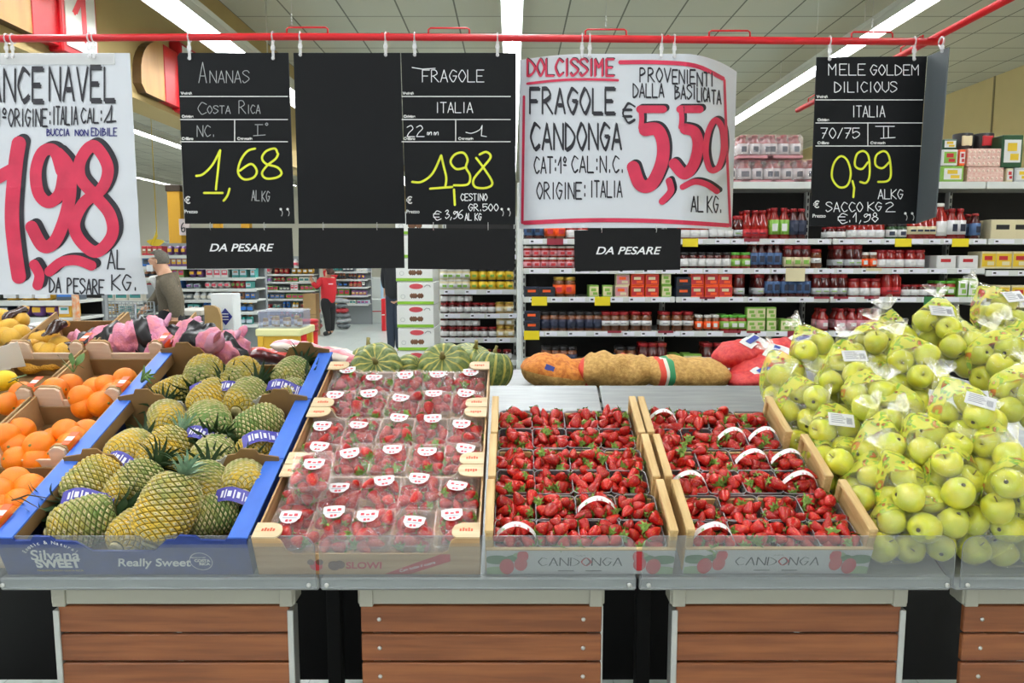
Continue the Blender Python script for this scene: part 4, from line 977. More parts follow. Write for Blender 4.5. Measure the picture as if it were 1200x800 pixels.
# px, py, height over bed, apples, sticker, label words
BAGS = [(1100, 385, .30, 6, 1, 'highest bag in the middle of the heap'), (1172, 372, .30, 6, 1, 'bag at the rear right with a sticker at the frame edge'), (1022, 408, .25, 5, 0, 'bag left of the highest bag, plain and loosely filled'), (1075, 432, .25, 5, 0, 'bag below the highest bag, two big apples in front'),
        (955, 415, .20, 5, 0, 'bag at the upper left end against the red bags'), (990, 440, .22, 5, 1, 'bag with tilted sticker near the upper left'), (1165, 425, .28, 6, 0, 'bag at the right below the rear right bag'), (918, 448, .14, 5, 0, 'leftmost bag, touching the crate beam'),
        (945, 478, .13, 5, 0, 'bag with twin apples above the crate beam'), (1020, 470, .21, 5, 0, 'bag in the middle left of the heap'), (1132, 412, .27, 5, 0, 'bag right of the highest one, half under it'), (1050, 402, .23, 4, 0, 'bag tucked behind and left under the highest one'), (1200, 415, .28, 4, 0, 'bag at the frame edge below the rear right bag'), (1055, 490, .20, 4, 0, 'bag with printed shoulder, centre of the heap'), (1135, 490, .27, 6, 1, 'bag with the large square sticker at the right'), (1196, 470, .28, 5, 0, 'bag cut by the right frame edge, upper'),
        (985, 515, .12, 5, 1, 'bag along the crate beam with half a sticker'), (1035, 533, .16, 4, 0, 'bag with print in the lower middle'), (1095, 530, .21, 5, 0, 'bag under the large square sticker'), (1165, 540, .22, 5, 0, 'bag at the right in the lower half'), 
        (1018, 572, .10, 4, 0, 'bag pressed against the end of the crate beam'), (1065, 582, .13, 5, 0, 'bag in front, left of the glossy pair'), (1118, 560, .20, 4, 0, 'bag with the glossy pair of apples high in front'), (1185, 590, .18, 5, 0, 'bag in the front at the right frame edge'),
        (1045, 625, .06, 4, 0, 'front bag low beside the strawberry crate'), (1095, 622, .09, 5, 0, 'front bag in the middle behind the clear guard'), (1150, 622, .08, 5, 0, 'front bag at the seam between the clear guards'), (1200, 640, .07, 4, 0, 'front bag at the bottom right corner'),
        (938, 505, .06, 4, 0, 'low bag between the rear crate beams'), (962, 548, .06, 4, 0, 'low bag beside the middle crate beam'), (1003, 548, .09, 4, 0, 'low bag behind the end of the crate beam'), (985, 470, .13, 4, 0, 'bag under the one with the tilted sticker'), (1058, 458, .17, 5, 0, 'bag in the gap in the centre of the heap')]
apples = []
for bi, (px, py, h, n, st, lab) in enumerate(BAGS):
    x, s = INV(px, py, h)
    for k in range(n):
        a = k * 2.4 + bi; r = .03 + .03 * (k % 3) * .7
        apples.append([Vector((x + r * math.cos(a), s + r * math.sin(a) * .9, h - .012 - .03 * (k % 2) + .006 * k)), bi, Vector((x, s, h))])
R2 = .0375 * 2
for it in range(70):
    for i in range(len(apples)):
        for j in range(i):
            d = apples[i][0] - apples[j][0]; q = d.length
            if q < R2 and q > 1e-5:
                d *= (R2 - q) / q * .5; apples[i][0] += d; apples[j][0] -= d
    for a in apples:
        if it < 60: a[0] += (a[2] - a[0]) * .05
        a[0].z = max(a[0].z, .037); a[0].y = max(a[0].y, .045)
        # stay right of the strawberry crates and inside the guard
        lim = .962 - .10 * min(1, a[0].y / .65) if a[0].z < .17 else .86
        a[0].x = max(a[0].x, lim)
for (p, bi, c_) in apples:
    d = Vector((RD.gauss(0, 1), RD.gauss(-.4, 1), RD.gauss(.2, .8)))
    lab = 'yellow-green apple in the ' + BAGS[bi][5].split(',')[0]
    o = link('apple', AP, None, MS @ T(p) @ aim(d, RD.uniform(0, 6)) @ S(RD.uniform(.94, 1.03))); tag(o, lab, 'apple', 'apples in the ' + BAGS[bi][5].split(',')[0])
    link('stem', STEM, o); link('blossom_end', EYE, o)
for bi, (px, py, h, n, st, lab) in enumerate(BAGS):
    mine = [a[0] for a in apples if a[1] == bi]
    c_ = sum(mine, Vector()) / len(mine)
    rr = random.Random(bi); bm = bmesh.new()
    for p in mine:
        for k in range(26):
            z = 1 - 2 * (k + .5) / 26; a = k * 2.39996; q = math.sqrt(1 - z * z)
            bm.verts.new((p - c_) + Vector((q * math.cos(a), q * math.sin(a), z)) * .0425)
    tp = Vector((rr.uniform(-.05, .05), .075 + rr.uniform(0, .02), .045 + rr.uniform(0, .03)))   # gathered neck of the bag
    tp *= 1.15
    for k in range(6): bm.verts.new(tp + Vector((.014 * math.cos(k), .004, .014 * math.sin(k))))
    bmesh.ops.convex_hull(bm, input=bm.verts)
    for v in [v for v in bm.verts if not v.link_faces]: bm.verts.remove(v)
    bmesh.ops.triangulate(bm, faces=bm.faces)
    bmesh.ops.subdivide_edges(bm, edges=bm.edges, cuts=1, use_grid_fill=True)
    for v in bm.verts: v.co += Vector((noise.noise(v.co * 30 + Vector((bi, 0, 0))), noise.noise(v.co * 30 + Vector((0, bi, 5))), noise.noise(v.co * 30 + Vector((3, 0, bi))))) * .003
    for f in bm.faces: f.smooth = True
    me = bpy.data.meshes.new('apple_bag'); bm.to_mesh(me); bm.free(); me.materials.append(BAGF)
    o = link('apple_bag', me, None, MS @ T(c_)); tag(o, 'clear bag of apples, ' + lab, 'bag', 'bagged golden apples')
    # frilly neck
    d = tp.normalized()
    mt = MB()
    def fr(u, v, ph=bi):
        a = u * 2 * pi; r = .010 + .038 * v ** .8 * (1 + .35 * math.sin(a * 5 + ph) + .2 * math.sin(a * 9)); return (r * math.cos(a), r * .55 * math.sin(a), v * .055 + .008 * math.sin(a * 4) * v)
    mt.grid(40, 5, fr)
    obj('bag_neck', mt, TAILF, o, T(tp) @ aim(d + Vector((rr.uniform(-.8, .8), 0, 0))) @ S(.78))
    if st:
        w_, h_ = (.048, .034) if bi in (11,) else (.036, .022)
        q = [v for v in me.vertices]; tgt = Vector((.03 if bi % 2 else -.01, -.02, .09)); v = min(q, key=lambda v: (v.co - tgt).length)
        ms = MB().box(-w_, w_, -h_, h_, 0, .0008)
        for k in range(5): ms.box(-w_ * .8, w_ * (.1 + .12 * (k % 3)), h_ * (.7 - k * .3), h_ * (.78 - k * .3), .0008, .0011, 1)
        for k in range(9): ms.box(w_ * (.4 + k * .05), w_ * (.42 + k * .05 + .01 * (k % 2)), -h_ * .6, h_ * .4, .0008, .0011, 1)
        obj('price_sticker', ms, [STKW, STKP], o, T(v.co + v.normal * .002) @ aim((v.normal + Vector((0, -.3, .3))).normalized()) @ Rz(rr.uniform(-.4, .4)))
# ------------------------------------------------------------------ hanging rails and signs
RODM = mat('rail_red', '#c3141f', .35); CLIP = film('clip_plastic', '#f2f2f2', .35, .12, .12); BOARD = mat('chalk_board', '#0d0f11', .55, spec=.2, nz=.25, sc=7); BOARD2 = mat('dark_board', '#141415', .6, spec=.2)
CHALK = mat('chalk_white', '#e9eaea', .8); CHALKG = mat('chalk_grey', '#a9acab', .8); YELP = mat('chalk_yellow', '#d9dd2e', .6); FORM = mat('form_white', '#dcdcd8', .6)
YS = 2.1
def wthing(name, lab, cat, loc, group=None):
    t = thing(name, lab, cat, T(loc), group); return t, T(-Vector(loc))
ys = [(-60, 46), (150, 44), (330, 43), (560, 44), (760, 46), (940, 48), (1105, 49)]
t, inv = wthing('hanging_rail', 'red tube rail across the top with the price signs hooked on it', 'rail', P(600, 45, YS))
rp = [P(a, b_, YS) for a, b_ in ys]
obj('tube', MB().tube(rp, .0098, 12), RODM, t, inv)
def railz(px):
    for (a, b_), (c, d) in zip(ys, ys[1:]):
        if a <= px <= c: return b_ + (d - b_) * (px - a) / (c - a)
    return 47
WIRE = mat('thin_wire', '#b9b9b4', .4, metal=.6)
for px in (360, 526, 710, 855, 1022):
    y = railz(px); a, b_, c, d = P(px - 24, y - 2, YS), P(px - 24, y - 11, YS), P(px + 24, y - 11, YS), P(px + 24, y - 2, YS)
    h = obj('wire_handle', MB().tube([a, b_ + Vector((0, 0, -.004)), b_ + Vector((.006, 0, 0)), c - Vector((.006, 0, 0)), c + Vector((0, 0, -.004)), d], .0025, 6), RODM, t, inv)
    if px in (360, 710, 1022):
        q = P(px - 18 if px == 360 else px, y - 11, YS); mb = MB(); mb.tube([q, (q.x, q.y, 4.3)], .0008, 4)
        for k in range(4): mb.lathe([(.0005, -.004), (.003, 0), (.0005, .004)], 6, M=T(q.x, q.y, q.z + .008 + .008 * k))
        obj('chain', mb, WIRE, h)
for px in (448, 455, 776, 783): obj('joint_screw', MB().lathe([(.0005, 0), (.004, .001), (.004, .004), (.0005, .006)], 8, M=T(P(px, railz(px) - 3, YS))), RODM, t, inv)
xr = P(1102, 47, YS).x; zr = P(1102, 46, YS).z + .012
t, inv = wthing('hanging_rail', 'red tube rail running into the shop above the golden apple sign', 'rail', (xr, 2.2, zr))
obj('tube', MB().tube([(xr, 1.45, zr), (xr, 3.12, zr)], .0098, 12), RODM, t, inv)
for y in (2.25, 2.95): obj('wire_handle', MB().tube([(xr, y - .06, zr), (xr, y - .06, zr + .024), (xr, y + .06, zr + .024), (xr, y + .06, zr)], .0025, 6), RODM, t, inv)
obj('chain', MB().tube([(xr, 2.95, zr + .024), (xr, 2.95, 4.3)], .0008, 4), WIRE, t, inv)
flat = lambda e: (lambda u, v: P(u, v, YS - e))
def clip(px, ytop, par, inv, Y=YS):
    mb = MB(); a = P(px, railz(px), Y)
    b_ = P(px, ytop + 3, Y)
    mb.tube([a + Vector((0, .0125 * math.cos(q), .0125 * math.sin(q))) for q in [k * pi / 6 for k in range(13)]], .0022, 5)
    mb.box(a.x - .004, a.x + .004, Y - .006, Y - .0035, b_.z, a.z - .010, b=.001)
    mb.box(a.x - .006, a.x + .006, Y - .007, Y - .003, (a.z + b_.z) / 2 - .008, (a.z + b_.z) / 2 + .004, b=.001)
    mb.lathe([(.005, 0), (.005, .002), (.003, .003)], 8, M=T(a.x, Y - .006, b_.z) @ Rx(pi / 2))
    obj('hanger_clip', mb, CLIP, par, inv)
def board(lab, quad, clips, m=BOARD, cat='price sign', group=None, name='price_sign'):
    ps = [P(u, v, YS) for u, v in quad]; c = sum(ps, Vector()) / len(ps); c.z = min(p.z for p in ps)
    t, inv = wthing(name, lab, cat, c, group)
    obj('board', MB().prism([(p.x, p.z) for p in ps], lambda u, v, q: (u, q, v), YS - .001, YS + .003), m, t, inv, True)
    for px in clips: clip(px, quad[0][1], t, inv)
    return t, inv
def tiny(text, px, py, size, par, inv, bold=.0, m=FORM):
    p = P(px, py, YS - .0016); printed('form_word', text, size, m, par, inv @ T(p) @ FACE, 0, bold, 'LEFT')
def form(t, inv, x0, x1, ys_, xm, xe):
    mb = MB(); F = flat(.0015)
    for y in ys_: ink(mb, [(x0, y), (x1, y)], F, 1.1)
    ink(mb, [(xm, ys_[1]), (xm, ys_[2])], F, 1.1)
    # small mark by the lower right corner
    for d in (0, 8):
        ink(mb, spline([(xe + d, ys_[2] + 79), (xe + d + 2, ys_[2] + 83), (xe + d - 1 + 2, ys_[2] + 87)]), F, .6); mb.add([F(xe + d + 1.6 * math.cos(k), ys_[2] + 79 + 1.6 * math.sin(k)) for k in range(6)], [range(6)])
    obj('printed_form', mb, FORM, t, inv)
    tiny('Varietà', x0 + 1, ys_[0] - 3.5, .0105, t, inv, .0005); tiny('Origine', x0 + 2, ys_[1] - 3.5, .0105, t, inv, .0005); tiny('Calibro', x0 + 2, ys_[2] - 3.5, .0105, t, inv, .0005); tiny('Categoria', xm + 3, ys_[2] - 3.5, .0105, t, inv, .0005)
    tiny('€', (x0 + 5) if x0 < 900 else x0 - 3, ys_[2] + 69, .027, t, inv, .0005); tiny('Prezzo', (x0 + 5) if x0 < 900 else x0 - 4, ys_[2] + 82, .0135, t, inv, .0002)
def hand(t, inv, items, m, w, name='handwriting', nib=None, e=.0018, fm=None):
    mb = MB(); F = fm or flat(e)
    for it in items:
        if isinstance(it[0], str): write(mb, it[0], *it[1:5], F, it[5] if len(it) > 5 else w, nib)
        else: ink(mb, spline(list(it)) if len(it) > 3 else list(it), F, w, nib)
    return obj(name, mb, m, t, inv)
# pineapple sign
t, inv = board('black chalk sign reading ANANAS, COSTA RICA, 1,68', [(208, 66), (211, 62), (338, 62), (345, 262), (217, 262)], (222, 320))
form(t, inv, 211, 337, (113, 140, 166), 275, 329)
hand(t, inv, [('A', 233, 73, 242, 97), ('NANAS', 246, 83, 292, 97), ('C', 232, 120, 242, 134), ('OSTA', 243, 124, 270, 133), ('R', 280, 118, 288, 133), ('ICA', 290, 123, 305, 133), ('NC.', 231, 147, 252, 160), ('I', 299, 147, 305, 159), [(299, 146), (308, 146)], [(297, 159), (311, 158)], ('O', 311, 144, 314, 147), ('AL', 295, 223, 304, 235), ('KG', 307, 224, 316, 236)], CHALKG, .8)
hand(t, inv, [[(230, 206), (238, 204), (249, 193), (258, 176)], [(258, 176), (253, 222)], [(239, 226), (261, 226)], [(269, 221), (267, 228), (264, 233), (262, 235)], [(299, 174), (290, 177), (282, 188), (279, 202), (286, 210), (297, 208), (301, 200), (294, 192), (281, 200)], [(325, 179), (322, 174), (312, 177), (307, 185), (312, 192), (325, 196), (330, 203), (324, 208), (312, 209), (307, 203), (313, 194), (323, 186), (326, 180)]], YELP, 2.6, 'price')
# empty middle board
t, inv = board('empty black board between the pineapple and strawberry signs', [(344, 62), (469, 62), (475, 262), (350, 262)], (352, 452), BOARD, 'sign', None, 'blank_sign')
t, inv = board('black chalk sign reading FRAGOLE, ITALIA, 1,98', [(470, 62), (605, 62), (604, 263), (476, 263)], (486, 583))
form(t, inv, 471, 598, (113, 140, 166), 534, 588)
hand(t, inv, [[(483, 79), (495, 81), (510, 80)], ('FRAGOLE', 495, 82, 567, 96), ('ITALIA', 511, 120, 554, 132), ('22', 477, 147, 497, 160), ('mm', 501, 152, 515, 158), [(546, 155), (553, 156), (562, 152), (565, 147)], [(565, 147), (564, 159), (570, 160)], ('CESTINO', 540, 227, 571, 235), ('GR.500', 549, 239, 584, 247), ('€', 508, 247, 517, 258), ('3,96', 522, 246, 542, 256), ('AL KG', 545, 250, 564, 258)], CHALK, .95)
hand(t, inv, [[(483, 213), (494, 213), (507, 203), (517, 182)], [(517, 182), (520, 195), (523, 208), (522, 218)], [(504, 221), (530, 219)], [(532, 222), (533, 240)], [(546, 196), (535, 198), (528, 190), (533, 181), (543, 179), (548, 187), (546, 196), (551, 206), (548, 216), (532, 217)], [(562, 181), (570, 178), (575, 184), (566, 196), (555, 210), (557, 219), (570, 220), (577, 214), (567, 197), (558, 185)]], YELP, 2.6, 'price')
t, inv = board('black chalk sign reading MELE GOLDEM DILICIOUS, 0,99', [(957, 67), (1086, 66), (1073, 262), (949, 265)], (972, 1071))
form(t, inv, 956, 1081, (117, 144, 171), 1017, 1061)
hand(t, inv, [('MELE', 971, 75, 1014, 88), ('GOLDEM', 1020, 76, 1078, 88), ('DILICIOUS', 978, 96, 1051, 108), ('ITALIA', 999, 124, 1037, 137), ('70/75', 962, 150, 1007, 162), ('I', 1033, 149, 1038, 161), ('I', 1039, 149, 1043, 161), [(1026, 148), (1048, 148)], [(1032, 162), (1049, 161)], ('ALKG', 1029, 222, 1058, 233), ('SACCO', 968, 237, 1011, 248), ('KG', 1017, 237, 1033, 247), ('2', 1038, 237, 1049, 248), ('€', 982, 250, 993, 262), ('.1,98', 994, 249, 1029, 260)], CHALK, .95)
hand(t, inv, [[(985, 183), (977, 192), (975, 208), (983, 219), (993, 217), (997, 203), (993, 188), (985, 183)], [(999, 212), (1001, 220), (1000, 231)], [(1017, 190), (1010, 198), (1002, 194), (1004, 181), (1012, 177), (1018, 184), (1019, 205), (1015, 214), (1008, 213)], [(1042, 190), (1034, 197), (1026, 193), (1027, 182), (1036, 177), (1042, 184), (1044, 204), (1040, 212), (1029, 213)]], YELP, 2.4, 'price')
# side board turned towards the apples
a, b_, c, d = P(1087, 66, 2.1), P(1112, 55, 2.01), P(1096, 254, 2.01), P(1073, 262, 2.1)
t, inv = wthing('blank_sign', 'dark grey empty board turned sideways beside the golden apple sign', 'sign', (c + d) / 2)
nrm = (b_ - a).cross(d - a).normalized() * .003
mb = MB(); mb.add([a, b_, c, d, a + nrm, b_ + nrm, c + nrm, d + nrm], [(0, 1, 2, 3), (7, 6, 5, 4), (0, 4, 5, 1), (1, 5, 6, 2), (2, 6, 7, 3), (3, 7, 4, 0)]); obj('board', mb, mat('grey_board', '#4e5557', .5), t, inv)
clip(1103, 58, t, inv, 2.04)
# lower boards
def low(lab, quad, txt, box, rings):
    t, inv = board(lab, quad, (), BOARD2, 'sign', None, 'weighing_sign' if txt else 'blank_sign')
    if txt:
        p = P((box[0] + box[2]) / 2, (box[1] + box[3]) / 2, YS - .0016)
        printed('lettering', txt, .030, CHALK, t, inv @ T(p) @ FACE, .28, .0004, 'CENTER', (box[2] - box[0]) * YS / FPX)
    for px in rings:
        p = P(px, quad[0][1] - 2, YS); obj('ring', MB().tube([p + Vector((0, .007 * math.cos(k * pi / 5), .011 * math.sin(k * pi / 5))) for k in range(11)], .001, 5), SCREW, t, inv)
low('black hanging sign reading DA PESARE under the pineapple sign', [(218, 267), (342, 267), (344, 314), (219, 315)], 'DA PESARE', (244, 283, 319, 298), (247, 310))
low('empty black low board under the empty middle board', [(350, 267), (473, 267), (474, 314), (350, 315)], '', None, (379, 442))
low('empty black low board under the strawberry chalk sign', [(478, 267), (604, 268), (603, 316), (478, 315)], '', None, (508, 572))
low('black hanging sign reading DA PESARE under the big paper sign', [(673, 270), (798, 268), (797, 316), (674, 318)], 'DA PESARE', (697, 286, 773, 302), (705, 769))
# paper posters
PAPER = mat('poster_paper', '#cdd1d6', .55, bump=.05, sc=8); MRED = mat('marker_red', '#cf2b4e', .5, nz=.18, sc=18); MBLK = mat('marker_black', '#1c1b24', .5); MBLU = mat('marker_blue', '#20206e', .5)
def poster(lab, Yf, xa, xb, zt, zb_, loc):
    t, inv = wthing('price_poster', lab, 'poster', loc)
    mb = MB(); n = 160
    for k, o_ in ((0, 0), (1, .0008)):
        mb.grid(n, 24, lambda u, v: (xa + (xb - xa) * u, Yf(xa + (xb - xa) * u, zt + (zb_ - zt) * v) + o_, zt + (zb_ - zt) * v))
    obj('paper', mb, PAPER, t, inv)
    def fm(e):
        def f(u, v):
            p = P(u, v, YS)
            for _ in range(7): p = P(u, v, Yf(p.x, p.z))
            return P(u, v, p.y - e)
        return f
    return t, inv, fm
# oranges poster
zt, zb_ = P(100, 62, YS).z, P(100, 345, YS).z
Yf = lambda x, z: YS + .05 * max(0, (x + 1.14) / .1) ** 2 * max(0, (zt - .55 - z) / .15) + .0015 * math.sin(z * 60) * (1 if z < zb_ + .3 else .4)
t, inv, fm = poster('white paper price poster for navel oranges with huge red 1,98', Yf, P(-70, 62, YS).x, P(152, 62, YS).x, zt, zb_, (-1.3, YS, zb_))
hand(t, inv, [('ARANCE', -45, 81, 51, 119), ('NAVEL', 58, 79, 135, 118)], MBLK, 2.2, 'headline', (.8, 3.4), .002, fm(.002))
hand(t, inv, [('CAT.1o', -40, 127, 9, 148), ('ORIGINE:', 10, 128, 60, 148), ('ITALIA', 62, 125, 91, 146), ('CAL:', 95, 127, 120, 144), [(122, 143), (128, 132), (131, 124), (130, 143)], [(125, 143), (136, 142)]], MBLK, 1.5, 'origin_line', (.4, 1.3), .002, fm(.002))
hand(t, inv, [('BUCCIA', 55, 151, 81, 159), ('NON', 88, 152, 103, 159), ('EDIBILE', 107, 150, 137, 159)], MBLU, 1.3, 'blue_note', None, .002, fm(.002))
def fat(t, inv, strokes, fm, sh=(5.5, -3), k=1.0):
    hand(t, inv, [], MBLK, 1, 'x') if False else None
    mb = MB(); m2 = MB(); F1, F2 = fm(.0018), fm(.0026)
    for s_, w in strokes:
        pts = spline(list(s_), 12) if len(s_) > 2 else list(s_)
        ink(mb, [(u + sh[0], v + sh[1]) for u, v in pts], F1, w); ink(mb, [(u + sh[0] * .5, v + sh[1] * .5) for u, v in pts], F1, w); ink(m2, pts, F2, w)
    obj('number_shadow', mb, MBLK, t, inv); obj('price', m2, MRED, t, inv)
fat(t, inv, [([(22, 168), (18, 195), (14, 250), (17, 290), (22, 324)], 17), ([(-12, 213), (12, 200)], 15), ([(72, 200), (64, 177), (50, 178), (42, 200), (45, 226), (57, 237), (70, 226), (75, 200)], 14), ([(68, 180), (80, 196), (82, 225), (76, 255), (64, 283), (50, 288), (37, 266)], 15),
              ([(110, 171), (95, 186), (94, 208), (112, 230), (129, 252), (131, 276), (113, 295), (94, 282), (87, 262), (98, 238), (120, 220), (126, 195), (110, 171)], 14), ([(58, 318), (72, 307), (90, 305), (107, 311)], 12), ([(40, 310), (46, 322), (44, 334)], 12)], fm)
hand(t, inv, [('AL', 126, 293, 146, 315), ('KG.', 131, 322, 161, 340)], MBLK, 1.7, 'unit', (.3, .9), .002, fm(.002))
mb = MB(); write(mb, 'DA PESARE', 58, 325, 122, 342, fm(.002), 1.7, (.3, 1.0), 0, 0, .05); obj('note', mb, MBLK, t, inv)
sl = obj('clear_sleeve', MB().box(P(-70, 65, YS).x, P(135, 65, YS).x, YS - .004, YS - .003, P(0, 76, YS).z, P(0, 63, YS).z), film('sleeve', '#f5f5f3', .25, .08, .2), t, inv)
for px in (8, 15, 105, 110): clip(px, 64, t, inv)
# strawberry poster
zt, zb_ = P(700, 63, YS).z, P(700, 267, YS).z
xl, xr_, xk = P(609, 165, YS).x, P(885, 165, YS).x, P(800, 165, YS).x
Yf = lambda x, z: YS + .07 * max(0, (.215 - x) / .2) ** 2 + .18 * max(0, (x - xk) / .192) ** 1.6
t, inv, fm = poster('white curling paper poster reading DOLCISSIME FRAGOLE CANDONGA with red 5,50', Yf, xl, xr_, zt, zb_, (.3, YS, zb_))
hand(t, inv, [('DOLCISSIME', 618.8, 68.5, 720, 88)], MBLK, 2.2, 'headline_shadow', (.5, 1.3), .002, fm(.0018)); hand(t, inv, [('DOLCISSIME', 618, 69.5, 719, 89)], MRED, 2.4, 'headline', (.5, 1.3), .002, fm(.0026))
hand(t, inv, [[(618, 98), (655, 94), (690, 93), (724, 94)]], MRED, 3, 'underline', None, .002, fm(.002))
hand(t, inv, [('FRAGOLE', 621, 104, 721, 133), ('CANDONGA', 622, 145, 728, 175)], MBLK, 2.2, 'name_lines', (.8, 2.6), .002, fm(.002))
hand(t, inv, [('CAT:1o', 626, 184, 665, 203), ('CAL:N.C.', 670, 183, 731, 202), ('ORIGINE:', 629, 214, 687, 233), ('ITALIA', 692, 212, 729, 231), ('PROV', 750, 80, 786, 96), ('DALLA', 742, 98, 778, 114), ('BASI', 791, 100, 815, 116), ('LICA', 817, 103, 832, 119), ('TA', 834, 106, 845, 122), ('ENIE', 788, 82, 815, 98), ('NTI', 817, 85, 836, 101)], MBLK, 1.4, 'small_lines', (.4, 1.2), .002, fm(.002))
hand(t, inv, [('€', 730, 121, 744, 144)], MBLK, 2.0, 'euro_mark', (.6, 1.6), .002, fm(.002)); hand(t, inv, [('AL', 810, 230, 824, 248), ('KG.', 829, 230, 846, 249)], MBLK, 1.4, 'unit', (.3, 1.0), .002, fm(.002))
for st_, w_ in (([(727, 73), (770, 73), (815, 77), (847, 92)], 5), ([(615, 261), (690, 258), (770, 259), (853, 264)], 5), ([(614, 113), (613, 185), (612, 261)], 3), ([(849, 94), (852, 180), (856, 265)], 3)): hand(t, inv, [st_], MRED, w_, 'border', None, .002, fm(.002))
fat(t, inv, [([(750, 128), (777, 128)], 9), ([(751, 128), (752, 139), (751, 150)], 6), ([(756, 152), (770, 152), (777, 168), (775, 192), (763, 216), (750, 216), (742, 196)], 15), ([(797, 128), (820, 128)], 9), ([(798, 128), (799, 139), (798, 149)], 6), ([(803, 151), (814, 155), (818, 170), (813, 192), (802, 204), (790, 192)], 13), ([(838, 141), (830, 155), (827, 178), (832, 198), (842, 196), (848, 175), (846, 150), (838, 141)], 7), ([(784, 212), (786, 224), (776, 236)], 8), ([(800, 219), (814, 213), (828, 216), (840, 224)], 7)], fm, (3.2, -2.0))
for px in (682, 691, 775, 790): clip(px, 64, t, inv)
# ------------------------------------------------------------------ racks with jars behind the stands
def lab_mat(n, c, r=.45): return mat(n, c, r)
GLASSD = mat('jar_dark_red', '#4a1512', .15, spec=.7); GLASSR = mat('jar_red', '#8c1c16', .15, spec=.7); GLASSB = mat('jar_brown', '#6b3a1e', .15, spec=.7); LIDW = mat('lid_white', '#dedcd4', .4); LIDR = mat('lid_red', '#8f1218', .4); LIDG = mat('lid_green', '#5fae3a', .4); LIDD = mat('lid_dark', '#1d1a1c', .4); LIDY = mat('lid_gold', '#b99a3e', .35, metal=.5)
LAB = {k: mat('label_' + k, c, .5) for k, c in dict(white='#dcdcda', cream='#d8cda6', navy='#20283f', green='#7fae45', yellow='#dcb92c', blue='#48658f', pink='#c98a92', orange='#d8743a', red='#b8242c', black='#1f1e20', silver='#b9bcbe').items()}
def jar_mesh(name, h, r, body, lid, label, neck=False, low=.16, high=.62):
    m = MB()
    if neck:
        prof = [(r * .9, 0), (r, h * .02), (r, h * low), (r * 1.01, h * low), (r * 1.01, h * high), (r, h * high), (r, h * .64), (r * .55, h * .8), (r * .5, h * .9), (r * .58, h * .905), (r * .58, h * .99), (r * .5, h)]
        ms = [0, 0, 1, 1, 1, 0, 0, 0, 0, 2, 2]
    else:
        prof = [(r * .9, 0), (r, h * .03), (r, h * low), (r * 1.01, h * low), (r * 1.01, h * high), (r, h * high), (r, h * .74), (r * .86, h * .82), (r * .86, h * .83), (r * .93, h * .835), (r * .93, h * .98), (r * .86, h)]
        ms = [0, 0, 1, 1, 1, 0, 0, 0, 2, 2, 2]
    m.lathe(prof, 12, 0, True, mats=ms)
    # a coloured mark on the label
    m.box(-r * .45, r * .45, -r * 1.035, -r * .9, h * (low + .1), h * (high - .12), 3, b=.001)
    return m.mesh(name, [body, label, lid, [LAB['red'], LAB['navy'], LAB['green'], LAB['white']][hash_(name + str(h)) % 4]])
def hash_(s): return sum(ord(c) * (i + 1) for i, c in enumerate(s))
def tin_mesh(name, w, d, h, body, label, mark):
    m = MB(); m.box(-w / 2, w / 2, -d / 2, d / 2, 0, h, 0, b=.003); m.box(-w * .46, w * .46, -d / 2 - .0012, -d / 2 + .002, h * .12, h * .88, 1); m.box(-w * .30, w * .22, -d / 2 - .0022, -d / 2 + .001, h * .5, h * .74, 2); m.box(-w * .1, w * .36, -d / 2 - .0022, -d / 2 + .001, h * .2, h * .42, 0)
    return m.mesh(name, [body, label, mark])
K = {}
